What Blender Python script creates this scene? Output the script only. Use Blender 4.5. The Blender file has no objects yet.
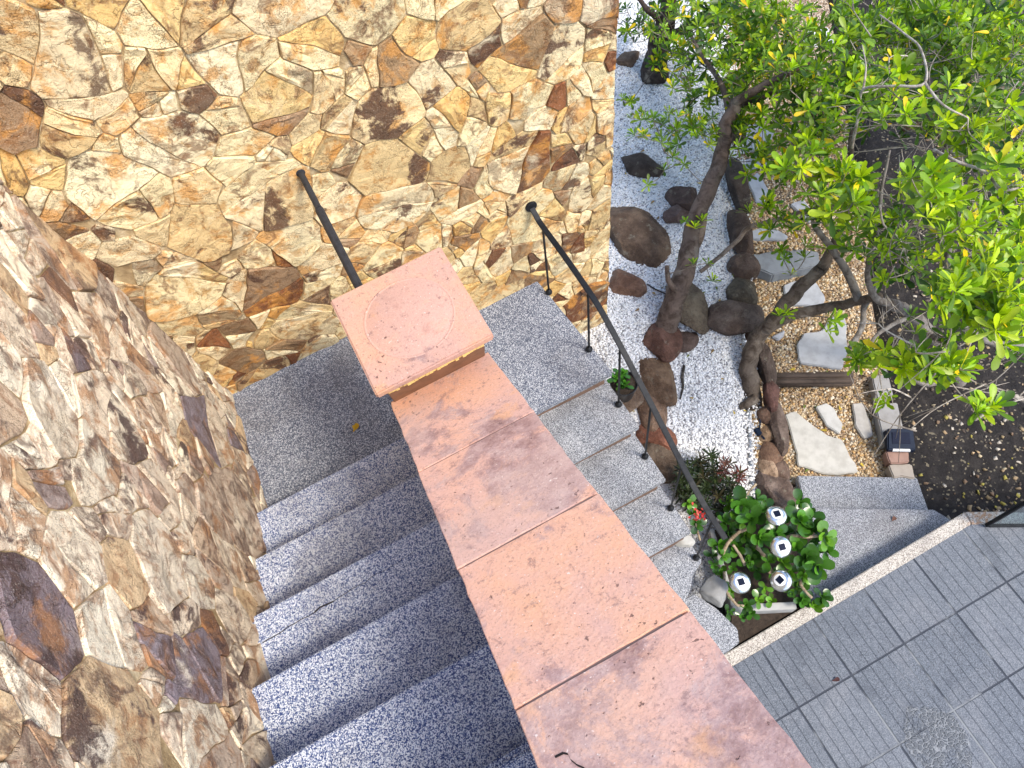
import bpy, bmesh, math, random
import numpy as np
from mathutils import Vector, Matrix, Euler, noise as mnoise
R = math.radians
rng = random.Random(7)
scene = bpy.context.scene
col = scene.collection

# ------------------------------------------------------------------ camera
CAM = Vector((0.95502, -2.45977, 3.50823))
ROT = Euler((0.451654, 0.118278, -0.478521), 'XYZ')
F = 745.01
cd = bpy.data.cameras.new('camera'); cam = bpy.data.objects.new('camera', cd); col.objects.link(cam)
cam.location = CAM; cam.rotation_euler = ROT
cd.sensor_width = 36; cd.lens = F/1024*36; cd.clip_end = 500; cd.clip_start = .05
scene.camera = cam
MR = ROT.to_matrix()

def ray(px, py): return MR @ Vector(((px-512)/F, -(py-384)/F, -1))
def at(px, py, z):
    """site-survey helper: the ground point at height z (number or function of x,y)"""
    d = ray(px, py)
    if callable(z):
        zz = -1.7
        for i in range(12):
            q = CAM + d*((zz-CAM.z)/d.z); zz = z(q.x, q.y)
        return Vector((q.x, q.y, zz))
    return CAM + d*((z-CAM.z)/d.z)
def mpp(px, py, z):
    q = at(px, py, z); c = MR.transposed() @ (q-CAM)
    return -c.z/F

# ------------------------------------------------------------------ mesh helpers
class MB:
    def __init__(s): s.v = []; s.f = []; s.c = []; s.cur = (1, 1, 1, 1); s.d = []; s.cur2 = (0, 0, 0, 0)
    def add(s, vs, fs):
        b = len(s.v); s.v += [tuple(p) for p in vs]; s.c += [s.cur]*len(vs); s.d += [s.cur2]*len(vs)
        s.f += [tuple(b+i for i in f) for f in fs]
    def box(s, x0, x1, y0, y1, z0, z1):
        s.add([(x0,y0,z0),(x1,y0,z0),(x1,y1,z0),(x0,y1,z0),(x0,y0,z1),(x1,y0,z1),(x1,y1,z1),(x0,y1,z1)],
              [(0,3,2,1),(4,5,6,7),(0,1,5,4),(1,2,6,5),(2,3,7,6),(3,0,4,7)])
    def hexa(s, bot, top):
        n = len(bot)
        s.add(list(bot)+list(top), [tuple(range(n-1,-1,-1)), tuple(range(n,2*n))] + [(i,(i+1)%n,n+(i+1)%n,n+i) for i in range(n)])
    def prism(s, pts, z0, z1):
        s.hexa([(p[0],p[1],z0) for p in pts], [(p[0],p[1],z1) for p in pts])
    def tube(s, pts, rad, n=8, flat=None, cap=True):
        pts = [Vector(p) for p in pts]
        if not hasattr(rad, '__len__'): rad = [rad]*len(pts)
        t0 = (pts[1]-pts[0]).normalized()
        up = Vector((0,0,1)) if abs(t0.z) < .9 else Vector((1,0,0))
        nrm = (up - t0*up.dot(t0)).normalized()
        vs = []
        for i, p in enumerate(pts):
            t = (pts[min(i+1,len(pts)-1)]-pts[max(i-1,0)]).normalized()
            nrm = (nrm - t*nrm.dot(t)).normalized(); bi = t.cross(nrm)
            for k in range(n):
                a = 2*math.pi*(k+.5)/n
                fx, fy = (flat if flat else (1,1))
                vs.append(p + nrm*math.cos(a)*rad[i]*fx + bi*math.sin(a)*rad[i]*fy)
        fs = []
        for i in range(len(pts)-1):
            for k in range(n):
                fs.append((i*n+k, i*n+(k+1)%n, (i+1)*n+(k+1)%n, (i+1)*n+k))
        if cap: fs += [tuple(range(n-1,-1,-1)), tuple((len(pts)-1)*n+k for k in range(n))]
        s.add(vs, fs)
    def lathe(s, c, prof, n=20, ax=None):
        M = Matrix.Identity(3) if ax is None else Vector((0,0,1)).rotation_difference(Vector(ax)).to_matrix()
        vs = []; fs = []
        for r, z in prof:
            for k in range(n):
                a = 2*math.pi*k/n; vs.append(Vector(c) + M @ Vector((r*math.cos(a), r*math.sin(a), z)))
        for i in range(len(prof)-1):
            for k in range(n): fs.append((i*n+k, i*n+(k+1)%n, (i+1)*n+(k+1)%n, (i+1)*n+k))
        fs += [tuple(range(n-1,-1,-1)), tuple((len(prof)-1)*n+k for k in range(n))]
        s.add(vs, fs)
    def build(s, name, mat, parent=None, smooth=False, bevel=0, sharp=None, origin=None, bseg=2):
        vs = s.v
        if parent is not None: o0 = parent_loc(parent)
        elif origin is not None: o0 = Vector(origin)
        else:
            a = np.array(vs); o0 = Vector(((a[:,0].min()+a[:,0].max())/2, (a[:,1].min()+a[:,1].max())/2, a[:,2].min()))
        me = bpy.data.meshes.new(name)
        me.from_pydata([(p[0]-o0.x, p[1]-o0.y, p[2]-o0.z) for p in vs], [], s.f)
        for nm, arr in (('tint', s.c), ('seed', s.d)):
            if any(q != arr[0] for q in arr) or nm == 'tint':
                at_ = me.attributes.new(nm, 'FLOAT_COLOR', 'POINT'); at_.data.foreach_set('color', np.array(arr, dtype=np.float32).ravel())
        me.update()
        if bevel:
            bm = bmesh.new(); bm.from_mesh(me)
            es = [e for e in bm.edges if len(e.link_faces) == 2 and e.calc_face_angle() > .5]
            bmesh.ops.bevel(bm, geom=es, offset=bevel, segments=bseg, affect='EDGES', clamp_overlap=True)
            bm.to_mesh(me); bm.free()
        if smooth: me.polygons.foreach_set('use_smooth', [True]*len(me.polygons))
        if sharp:
            me.polygons.foreach_set('use_smooth', [True]*len(me.polygons)); me.set_sharp_from_angle(angle=R(sharp))
        me.materials.append(mat)
        o = bpy.data.objects.new(name, me); col.objects.link(o)
        if parent is not None: o.parent = parent
        else: o.location = o0
        return o
def parent_loc(o):
    p = Vector((0,0,0))
    while o is not None: p = p + Vector(o.location); o = o.parent
    return p
def tag(o, label=None, cat=None, group=None, kind=None):
    if label: o['label'] = label
    if cat: o['category'] = cat
    if group: o['group'] = group
    if kind: o['kind'] = kind
    return o
def thing(name, label, cat, loc, group=None):
    o = bpy.data.objects.new(name, None); col.objects.link(o); o.location = loc; o.empty_display_size = .1
    return tag(o, label, cat, group)

# ------------------------------------------------------------------ material helpers
class NT:
    def __init__(s, name, rough=.8):
        s.m = bpy.data.materials.new(name); s.m.use_nodes = True; s.t = s.m.node_tree
        s.b = s.t.nodes['Principled BSDF']; s.b.inputs['Roughness'].default_value = rough
        s.b.inputs['Specular IOR Level'].default_value = .3
        s.geo = s.n('ShaderNodeNewGeometry')
        s.pos = s.geo.outputs['Position']
    def n(s, t, **k):
        x = s.t.nodes.new(t)
        for a, b in k.items(): setattr(x, a, b)
        return x
    def l(s, a, b): s.t.links.new(a, b)
    def put(s, inp, v):
        if isinstance(v, bpy.types.NodeSocket): s.l(v, inp)
        else: inp.default_value = v
    def noise(s, scale, detail=4, rough=.55, vec=None, dist=0, out='Fac', w=None):
        x = s.n('ShaderNodeTexNoise'); x.inputs['Scale'].default_value = scale; x.inputs['Detail'].default_value = detail
        x.inputs['Roughness'].default_value = rough; x.inputs['Distortion'].default_value = dist
        s.l(vec if vec is not None else s.pos, x.inputs['Vector']); return x.outputs[out]
    def vor(s, scale, vec=None, feature='F1', out='Distance', rand=1):
        x = s.n('ShaderNodeTexVoronoi', feature=feature); x.inputs['Scale'].default_value = scale; x.inputs['Randomness'].default_value = rand
        s.l(vec if vec is not None else s.pos, x.inputs['Vector']); return x.outputs[out]
    def math(s, op, a, b=None, c=None, clamp=False):
        x = s.n('ShaderNodeMath', operation=op, use_clamp=clamp)
        s.put(x.inputs[0], a)
        if b is not None: s.put(x.inputs[1], b)
        if c is not None: s.put(x.inputs[2], c)
        return x.outputs[0]
    def ss(s, v, a, b):
        x = s.n('ShaderNodeMapRange', interpolation_type='SMOOTHSTEP'); s.l(v, x.inputs[0])
        x.inputs[1].default_value = a; x.inputs[2].default_value = b; return x.outputs[0]
    def ramp(s, v, stops, interp='LINEAR'):
        x = s.n('ShaderNodeValToRGB'); e = x.color_ramp; e.interpolation = interp
        while len(e.elements) < len(stops): e.elements.new(.5)
        for el, (p, c) in zip(e.elements, stops): el.position = p; el.color = (*c, 1) if len(c) == 3 else c
        s.l(v, x.inputs[0]); return x.outputs['Color']
    def mix(s, f, a, b, mode='MIX'):
        x = s.n('ShaderNodeMix', data_type='RGBA', blend_type=mode)
        s.put(x.inputs[0], f)
        for i, v in ((6, a), (7, b)):
            if isinstance(v, bpy.types.NodeSocket): s.l(v, x.inputs[i])
            else: x.inputs[i].default_value = (*v, 1) if len(v) == 3 else v
        return x.outputs[2]
    def vadd(s, a, b, op='ADD'):
        x = s.n('ShaderNodeVectorMath', operation=op)
        for i, v in ((0, a), (1, b)):
            if isinstance(v, bpy.types.NodeSocket): s.l(v, x.inputs[i])
            else: x.inputs[i].default_value = v
        return x.outputs[0]
    def vscale(s, a, f):
        x = s.n('ShaderNodeVectorMath', operation='SCALE'); s.l(a, x.inputs[0]); s.put(x.inputs['Scale'], f); return x.outputs[0]
    def attr(s, nm, out='Color'):
        x = s.n('ShaderNodeAttribute', attribute_name=nm); return x.outputs[out]
    def xyz(s, v):
        x = s.n('ShaderNodeSeparateXYZ'); s.l(v, x.inputs[0]); return x.outputs
    def bump(s, h, dist=.01, strength=1, prev=None):
        x = s.n('ShaderNodeBump'); x.inputs['Distance'].default_value = dist; x.inputs['Strength'].default_value = strength
        s.l(h, x.inputs['Height'])
        if prev is not None: s.l(prev, x.inputs['Normal'])
        s.l(x.outputs[0], s.b.inputs['Normal']); return x.outputs[0]
    def color(s, c): s.put(s.b.inputs['Base Color'], c if isinstance(c, bpy.types.NodeSocket) else (*c, 1)); return s

def mat_stone(name, warm):
    m = NT(name, .8); P = m.pos
    tint = m.attr('tint'); seed = m.attr('seed'); sd = m.xyz(seed)
    q = m.vadd(P, m.vscale(seed, 37.0))
    warp = m.vscale(m.vadd(m.noise(3.5, 3, vec=q, out='Color'), (-.5,-.5,-.5)), .22)
    qw = m.vadd(q, warp)
    big = m.noise(3.2, 6, .62, qw)
    fine = m.noise(17, 8, .68, qw)
    grain = m.noise(230, 3, .7, P)
    # rust / ochre veins follow contour lines of a warped noise (banding of the sandstone)
    band = m.math('FRACT', m.math('MULTIPLY', m.noise(2.3, 3, .5, qw), 9.0))
    bandm = m.ss(m.math('ABSOLUTE', m.math('SUBTRACT', band, .5)), .36, .5)
    bandm = m.math('MULTIPLY', bandm, m.ss(sd[0], .45 if warm else .2, .8 if warm else .5))
    c = m.mix(m.ss(fine, .36, .50), m.mix(.8, tint, (.55,.40,.33) if not warm else (.66,.44,.24), 'MULTIPLY'), tint)
    c = m.mix(m.math('MULTIPLY', m.ss(big, .46, .34), m.math('MULTIPLY', m.ss(sd[0], .2, .8), .85)), c, (.80,.69,.46) if warm else (.86,.76,.60))
    c = m.mix(m.math('MULTIPLY', m.ss(m.noise(5, 7, .66, m.vadd(qw, (7,3,1))), .52, .62), .75), c, (.60,.27,.055) if warm else (.38,.17,.06))
    c = m.mix(m.math('MULTIPLY', m.ss(m.noise(4.2, 8, .68, m.vadd(qw, (1,9,4))), .535, .60), m.math('MULTIPLY', m.ss(sd[1], .85, .25), .95)), c, (.095,.045,.026) if warm else (.085,.05,.045))
    c = m.mix(m.math('MULTIPLY', bandm, .4), c, (.20,.075,.022) if warm else (.15,.085,.06))
    # dark mineral rims: only where a second mask allows, hugging the contour of the large noise
    rim_ = m.math('ABSOLUTE', m.math('SUBTRACT', m.noise(2.9, 6, .6, m.vadd(qw, (6,1,2))), .52))
    rimm = m.math('MULTIPLY', m.ss(rim_, .035 if warm else .05, .0), m.ss(m.noise(7, 4, .6, m.vadd(qw, (2,8,2))), .45 if warm else .40, .56 if warm else .5))
    c = m.mix(m.math('MULTIPLY', rimm, m.math('MULTIPLY', m.ss(sd[2], .1, .7), .75)), c, (.16,.07,.03) if warm else (.11,.06,.045))
    st2 = m.ss(m.noise(11, 8, .72, m.vadd(qw, (4,4,9))), .54, .62)
    c = m.mix(m.math('MULTIPLY', st2, m.math('MULTIPLY', m.ss(sd[1], .25, .95), .75)), c, (.24,.12,.05) if warm else (.17,.11,.085))
    # thin dark cracks
    cr = m.noise(6.5, 5, .6, m.vadd(qw, (3,3,8)))
    crm = m.ss(m.math('ABSOLUTE', m.math('SUBTRACT', cr, .5)), .012, .0)
    c = m.mix(m.math('MULTIPLY', crm, .14), c, (.07,.04,.025))
    c = m.mix(m.math('MULTIPLY', m.ss(m.math('ADD', grain, m.math('MULTIPLY', m.math('SUBTRACT', m.noise(6, 4, .6, m.vadd(qw,(2,2,2))), .5), .5)), .54, .68), .62), c, (.085,.048,.026))
    c = m.mix(m.math('MULTIPLY', m.ss(grain, .44, .30), .25), c, (.95,.88,.72))
    m.color(c)
    h = m.math('ADD', m.math('MULTIPLY', fine, .6), m.math('MULTIPLY', big, .6))
    h = m.math('SUBTRACT', h, m.math('MULTIPLY', crm, .15))
    h = m.math('ADD', h, m.math('MULTIPLY', m.noise(70, 5, .7, P), .18))
    m.bump(h, .024 if warm else .022, .9)
    return m.m
def mat_mortar():
    m = NT('wall_mortar', .95)
    n1 = m.noise(9, 6, .65)
    m.color(m.ramp(n1, [(.35,(.24,.155,.075)),(.52,(.44,.32,.17)),(.70,(.68,.57,.38))]))
    m.bump(m.math('ADD', n1, m.math('MULTIPLY', m.noise(120,4,.7), .3)), .02); return m.m
def mat_terrazzo(name, light, dark, mid, scale=150, lightamt=.5):
    m = NT(name, .75)
    cell = m.xyz(m.vor(scale, out='Color'))[0]
    cell2 = m.xyz(m.vor(scale*1.9, m.vadd(m.pos, (3,1,7)), out='Color'))[1]
    c = m.ramp(cell, [(0,dark),(.22,dark),(.27,mid),(1-lightamt-.02,mid),(1-lightamt+.06,light),(1,light)])
    c = m.mix(m.ss(cell2, .8, .86), c, dark)
    st = m.noise(2.2, 6, .6)
    c = m.mix(m.math('MULTIPLY', m.ss(st, .47, .70), .42), c, (.11,.10,.10))
    c = m.mix(m.math('MULTIPLY', m.ss(m.noise(11, 5, .6), .6, .75), .25), c, light)
    m.color(c); m.bump(m.math('ADD', m.vor(scale), m.noise(40, 4, .6)), .004, .7); return m.m
def mat_terracotta():
    m = NT('terracotta', .85)
    oi = m.n('ShaderNodeObjectInfo'); rnd = oi.outputs['Random']
    off = m.n('ShaderNodeCombineXYZ'); m.l(m.math('MULTIPLY', rnd, 31.0), off.inputs[0]); m.l(m.math('MULTIPLY', rnd, 17.0), off.inputs[1])
    q = m.vadd(m.pos, off.outputs[0])
    oc = m.xyz(oi.outputs['Color'])
    a = m.noise(2.6, 7, .62, q, .4); b = m.noise(9, 7, .7, q, .3); g = m.noise(90, 4, .7)
    c = m.ramp(a, [(.32,(.78,.42,.255)),(.48,(.74,.42,.295)),(.62,(.66,.40,.325))])
    st = m.math('MULTIPLY', m.ss(m.math('ADD', m.noise(3.4, 10, .72, m.vadd(q,(5,2,0)), .5), m.math('MULTIPLY', m.math('SUBTRACT', oc[0], .5), .32)), .505, .60), .9)
    c = m.mix(st, c, m.ramp(m.noise(13, 8, .75, m.vadd(q,(3,3,0))), [(.36,(.24,.135,.125)),(.5,(.40,.26,.245)),(.64,(.56,.40,.36))]))
    c = m.mix(m.math('MULTIPLY', m.ss(m.noise(5.5, 5, .6, m.vadd(q,(8,8,0))), .60, .70), .7), c, (.74,.40,.22))
    c = m.mix(m.math('MULTIPLY', m.ss(b, .56, .72), .5), c, (.40,.20,.16))
    c = m.mix(m.math('MULTIPLY', m.ss(b, .42, .30), .4), c, (.80,.43,.24))
    c = m.mix(m.math('MULTIPLY', m.ss(m.noise(30, 7, .78, m.vadd(q,(0,4,4))), .56, .64), .6), c, (.24,.14,.13))
    c = m.mix(m.math('MULTIPLY', m.ss(m.noise(1.7, 5, .6, m.vadd(q,(9,4,4))), .52, .66), .45), c, (.60,.42,.36))
    # pits and pale grit
    pit = m.ss(m.math('ADD', m.noise(55, 3, .6), m.math('MULTIPLY', m.noise(5, 3, .5, m.vadd(q,(1,1,6))), .25)), .80, .86)
    c = m.mix(m.math('MULTIPLY', pit, .75), c, (.13,.07,.06))
    c = m.mix(m.math('MULTIPLY', m.ss(m.math('ADD', m.noise(120, 2, .5, m.vadd(m.pos,(2,2,2))), m.math('MULTIPLY', m.noise(4, 3, .5, m.vadd(q,(6,1,6))), .2)), .80, .84), .7), c, (.88,.76,.68))
    c = m.mix(m.math('MULTIPLY', m.ss(g, .5, .7), .30), c, (.82,.56,.44))
    c = m.mix(m.math('MULTIPLY', m.ss(m.noise(150, 4, .75, m.vadd(m.pos,(5,0,0))), .53, .66), .45), c, (.26,.15,.125))
    gl = m.n('ShaderNodeCombineColor'); g2 = m.math('MULTIPLY', oc[1], 2.0)
    for i_ in range(3): m.l(g2, gl.inputs[i_])
    c = m.mix(1, c, gl.outputs[0], 'MULTIPLY')
    m.color(c)
    h = m.math('SUBTRACT', m.math('ADD', m.math('MULTIPLY', b, .5), m.math('MULTIPLY', g, .35)), m.math('MULTIPLY', pit, .5))
    m.bump(h, .006, .8); return m.m
def mat_rock():
    m = NT('boulder_stone', .85); tint = m.attr('tint')
    a = m.noise(8, 8, .7); b = m.noise(60, 6, .7)
    c = m.mix(m.ss(a, .35, .65), m.mix(1, tint, (.45,.40,.38), 'MULTIPLY'), tint)
    c = m.mix(m.math('MULTIPLY', m.ss(b, .52, .68), .55), c, (.05,.04,.035))
    c = m.mix(m.math('MULTIPLY', m.ss(m.noise(14, 6, .7, m.vadd(m.pos,(4,4,1))), .58, .68), .5), c, (.26,.24,.18))
    m.color(c); m.bump(m.math('ADD', a, m.math('MULTIPLY', b, .45)), .035, 1); return m.m
def mat_bark():
    m = NT('bark', .9); tint = m.attr('tint')
    a = m.noise(14, 8, .7, dist=.6); b = m.noise(90, 5, .7)
    c = m.mix(m.ss(a, .4, .65), tint, m.mix(1, tint, (.4,.36,.33), 'MULTIPLY'))
    c = m.mix(m.math('MULTIPLY', m.ss(m.noise(7,5,.6,m.vadd(m.pos,(3,0,1))), .55,.68), .5), c, (.30,.26,.21))
    m.color(c); m.bump(m.math('ADD', a, m.math('MULTIPLY', b, .3)), .02, .9); return m.m
def mat_leaf(name, rough=.4, transl=.35, spec=.4):
    m = NT(name, rough); m.b.inputs['Specular IOR Level'].default_value = spec
    tint = m.attr('tint'); n = m.noise(60, 3)
    c = m.mix(m.math('MULTIPLY', m.ss(n, .45, .7), .3), tint, m.mix(1, tint, (.6,.6,.5), 'MULTIPLY'))
    m.color(c)
    tr = m.n('ShaderNodeBsdfTranslucent'); m.l(m.mix(1, c, (1.0,1.0,.55), 'MULTIPLY'), tr.inputs[0])
    mx = m.n('ShaderNodeMixShader'); mx.inputs[0].default_value = transl
    m.l(m.b.outputs[0], mx.inputs[1]); m.l(tr.outputs[0], mx.inputs[2])
    m.l(mx.outputs[0], m.t.nodes['Material Output'].inputs[0]); return m.m
def mat_tint(name, rough=.85, var=.4, sc=40):
    m = NT(name, rough); tint = m.attr('tint')
    m.color(m.mix(m.math('MULTIPLY', m.ss(m.noise(sc, 5, .65), .4, .7), var), tint, m.mix(1, tint, (.45,.42,.4), 'MULTIPLY')))
    m.bump(m.noise(sc*2, 5, .7), .004, .6); return m.m
def mat_ground(name, stops, sc, bump, extra=None):
    m = NT(name, .95)
    a = m.noise(sc, 8, .7); c = m.ramp(a, stops)
    if extra:
        v = m.xyz(m.vor(extra[0], out='Color'))[0]
        c = m.mix(m.ss(v, extra[1], extra[1]+.05), c, extra[2])
    m.color(c); m.bump(m.math('ADD', a, m.math('MULTIPLY', m.noise(70, 5, .75), .35)), bump, 1); return m.m
def mat_gravel(name, stops, sc):
    m = NT(name, .85); v = m.xyz(m.vor(sc, out='Color'))[0]; d = m.vor(sc)
    c = m.ramp(v, stops); c = m.mix(m.ss(d, .55, .8), c, m.mix(1, c, (.25,.25,.27), 'MULTIPLY'))
    m.color(c); m.bump(m.math('SUBTRACT', 1, d), .01, 1); return m.m
def mat_metal(name, base, rough, metal=1, bump=.0):
    m = NT(name, rough); m.b.inputs['Metallic'].default_value = metal
    n = m.noise(35, 5, .65)
    m.color(m.mix(m.ss(n, .45, .75), base, tuple(x*.55 for x in base)))
    m.put(m.b.inputs['Roughness'], m.math('MULTIPLY_ADD', n, .25, rough-.12))
    if bump: m.bump(m.noise(160, 4, .7), bump, .8)
    return m.m
def mat_plain(name, base, rough=.6, var=.3, sc=30):
    m = NT(name, rough); n = m.noise(sc, 6, .65)
    m.color(m.mix(m.math('MULTIPLY', m.ss(n, .4, .7), var), base, tuple(x*.5 for x in base))); m.bump(n, .002, .5); return m.m

M = dict(
    stone_warm=mat_stone('warm_flagstone', True), stone_cool=mat_stone('weathered_flagstone', False), mortar=mat_mortar(),
    tread=mat_terrazzo('speckled_terrazzo', (.70,.735,.80), (.040,.070,.200), (.25,.30,.44), 265, .50),
    landing=mat_terrazzo('shaded_speckled_landing', (.46,.48,.52), (.055,.068,.105), (.155,.172,.215), 240, .36),  # darker terrazzo copy: the shade over both landings is put into the colour
    slab=mat_terrazzo('pale_speckled_slab', (.50,.51,.535), (.085,.093,.11), (.255,.265,.29), 270, .40),
    curb=mat_terrazzo('beige_speckled_curb', (.62,.57,.50), (.22,.19,.16), (.46,.42,.37), 220, .45),
    terracotta=mat_terracotta(), rock=mat_rock(), bark=mat_bark(),
    leaf=mat_leaf('shrub_leaf'), succ=mat_leaf('succulent_leaf', .25, .15, .5),
    iron=mat_metal('black_iron', (.018,.019,.022), .45, .3, .002), steel=mat_metal('flat_steel', (.014,.016,.020), .45, .0, .001),
    inox=mat_metal('brushed_steel', (.78,.79,.80), .22), rail_iron=mat_metal('weathered_bar', (.05,.052,.06), .5, .5, .003),
    chip=mat_tint('stone_chip', .8, .25, 90), flag=mat_tint('flagstone_slab', .85, .35, 12), wood=mat_plain('old_timber', (.09,.065,.05), .9, .7, 14),
    white_trim=mat_plain('white_trough', (.38,.375,.36), .6, .4, 20), soil_dark=mat_ground('potting_soil', [(.3,(.022,.016,.012)),(.7,(.07,.05,.036))], 25, .02),
    black_plastic=mat_plain('black_plastic', (.02,.021,.023), .4, .2), navy=mat_plain('dark_blue_plastic', (.008,.016,.036), .5, .2),
    cell=mat_plain('solar_cell', (.006,.010,.028), .6, .2), white_plastic=mat_plain('white_plastic', (.78,.79,.8), .35, .1),
    brick=mat_plain('rough_riser_stone', (.17,.105,.075), .9, .6, 18), render=mat_plain('cement_render', (.42,.38,.32), .95, .5, 8),
    concrete=mat_plain('grey_concrete', (.40,.40,.39), .9, .5, 9), gold=mat_plain('ochre_mortar', (.78,.56,.20), .9, .7, 30),
    brownclay=mat_plain('brown_clay_strip', (.24,.13,.075), .7, .6, 16), crack=mat_plain('dark_crack', (.022,.017,.016), 1, .2), litter=mat_tint('fallen_leaf', .8, .3, 60),
)
for k_ in ('navy','cell','steel'): M[k_].node_tree.nodes['Principled BSDF'].inputs['Specular IOR Level'].default_value = .12
soil_m = mat_ground('garden_soil', [(.25,(.011,.0095,.010)),(.5,(.026,.022,.021)),(.75,(.060,.051,.045))], 11, .03, (75, .93, (.20,.17,.12)))
gravel_m = mat_gravel('white_gravel_bed', [(0,(.34,.35,.36)),(.10,(.55,.56,.57)),(.2,(.76,.76,.77)),(1,(.86,.86,.86))], 85)
path_m = mat_gravel('brown_gravel_path', [(0,(.10,.065,.04)),(.3,(.30,.20,.12)),(.6,(.42,.31,.20)),(1,(.60,.50,.38))], 75)

# ------------------------------------------------------------------ flagstone walls
def split_poly(poly, p, d):
    a = []; b = []
    n = Vector((-d.y, d.x))
    for i in range(len(poly)):
        u = poly[i]; v = poly[(i+1) % len(poly)]; su = (u-p).dot(n); sv = (v-p).dot(n)
        (a if su >= 0 else b).append(u)
        if su*sv < 0:
            w = u + (v-u)*(su/(su-sv)); a.append(w); b.append(w)
    return a, b
def area(poly): return abs(sum(poly[i].x*poly[(i+1)%len(poly)].y-poly[(i+1)%len(poly)].x*poly[i].y for i in range(len(poly))))/2
def shatter(rect, rg, lo, hi):
    """irregular paving: Voronoi cells of very unequal size, some of them broken once more"""
    xs = [q[0] for q in rect]; ys = [q[1] for q in rect]; x0, x1, y0, y1 = min(xs), max(xs), min(ys), max(ys)
    sites = []
    for k in range(9000):
        r = math.exp(rg.uniform(math.log(lo), math.log(hi))); p = Vector((rg.uniform(x0,x1), rg.uniform(y0,y1)))
        if all((p-q).length > .5*(r+t) for q, t in sites): sites.append((p, r))
    out = []
    for i, (p, r) in enumerate(sites):
        poly = [Vector(q) for q in rect]
        for j, (q, t) in enumerate(sites):
            if j == i or (q-p).length > 2.6*hi: continue
            d = q-p; L = d.length; w = .5 + .5*(r*r-t*t)/(L*L)*.55; w = min(.8, max(.2, w))
            poly = split_poly(poly, p+d*w, Vector((-d.y, d.x)))[1 if Vector((-(d.x), -(d.y))).dot(p-(p+d*w)) < 0 else 0]
            if len(poly) < 3: break
        if len(poly) < 3: continue
        pieces = [poly]
        for lev in range(2):
            nxt = []
            for pl in pieces:
                if rg.random() < (.62 if lev == 0 else .30):
                    c = sum(pl, Vector((0,0)))/len(pl); far = max(pl, key=lambda q: (q-c).length)-c
                    ang = math.atan2(far.y, far.x)+math.pi/2+rg.gauss(0,.35)
                    a, b = split_poly(pl, c+far*rg.uniform(-.3,.3), Vector((math.cos(ang), math.sin(ang))))
                    if len(a) > 3 and len(b) > 3 or (len(a) > 2 and len(b) > 2 and rg.random() < .35): nxt += [a, b]; continue
                nxt.append(pl)
            pieces = nxt
        out += pieces
    return out
def warp2(q, sd):
    v = Vector((q.x*2.6+sd, q.y*2.6, sd*1.7)); w = Vector((q.x*9+sd, q.y*9, sd*.7))
    return Vector((q.x + .07*mnoise.noise(v) + .018*mnoise.noise(w), q.y + .07*mnoise.noise(v+Vector((31,7,3))) + .018*mnoise.noise(w+Vector((5,17,9)))))
def stones(mb, rect, rg, to3d, lo, hi, palette, relief, sd):
    """a crazy-paving skin: to3d(u, v, h) maps wall coordinates and height above the mortar to the world"""
    for pl in shatter(rect, rg, lo, hi):
        A = area(pl)
        if A < .0012 or (A < .004 and rg.random() < .5): continue       # left as mortar
        # sampled, warped outline
        c = sum(pl, Vector((0,0)))/len(pl)
        pts = []
        for i in range(len(pl)):
            u = pl[i]; v = pl[(i+1)%len(pl)]; n = max(1, int((v-u).length/.03))
            for k in range(n): pts.append(u+(v-u)*(k/n))
        pts = [warp2(q, sd) for q in pts]
        pts = [pts[i]*.84+(pts[i-1]+pts[(i+1)%len(pts)])*.08 for i in range(len(pts))]
        cw = sum(pts, Vector((0,0)))/len(pts)
        inset = rg.choice((.0003,.0005,.001,.001,.0015,.003))
        def shrink(f_in, jit=0):
            o = []
            for q in pts:
                d = q-cw; L = max(d.length, 1e-4)
                j = mnoise.noise(Vector((q.x*28, q.y*28, sd)))*jit
                o.append(cw + d*max(.05, (L-f_in-j)/L))
            return o
        base = rg.uniform(.006, relief); tilt = Vector((rg.gauss(0,.04), rg.gauss(0,.04)))
        cc = palette(rg); jf = rg.uniform(.85,1.12); mb.cur = (*[max(.01, x*jf) for x in cc], 1)
        mb.cur2 = (rg.random(), rg.random(), rg.random(), 1)
        H = lambda q, k: base + tilt.dot(q-cw) + k
        r0 = shrink(inset, .0035); r1 = shrink(inset+.001, .0035); r2 = shrink(inset+.0045, .005); r3 = [cw+(q-cw)*.55 for q in r2]
        n = len(pts)
        vs = [to3d(q.x, q.y, -.004) for q in r0] + [to3d(q.x, q.y, max(.003,H(q,-.004))) for q in r1] + [to3d(q.x, q.y, max(.004,H(q, .0015*rg.uniform(-1,1)))) for q in r2] \
            + [to3d(q.x, q.y, max(.004,H(q, .012*mnoise.noise(Vector((q.x*11, q.y*11, sd+3)))))) for q in r3] + [to3d(cw.x, cw.y, max(.005,H(cw, rg.uniform(-.003,.004))))]
        fs = []
        for rgi in range(3):
            for k in range(n): fs.append((rgi*n+k, rgi*n+(k+1)%n, (rgi+1)*n+(k+1)%n, (rgi+1)*n+k))
        fs += [(3*n+k, 3*n+(k+1)%n, 4*n) for k in range(n)]
        mb.add(vs, fs)
def pal_warm(rg):
    r = rg.random()
    if r < .62: return rg.choice(((.80,.655,.37),(.78,.63,.38),(.82,.70,.44),(.76,.58,.31)))
    if r < .80: return rg.choice(((.70,.46,.17),(.73,.52,.22),(.64,.46,.22)))
    if r < .92: return rg.choice(((.25,.155,.08),(.36,.23,.115),(.30,.19,.105)))
    return rg.choice(((.17,.062,.024),(.125,.06,.032),(.23,.085,.03)))
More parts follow.
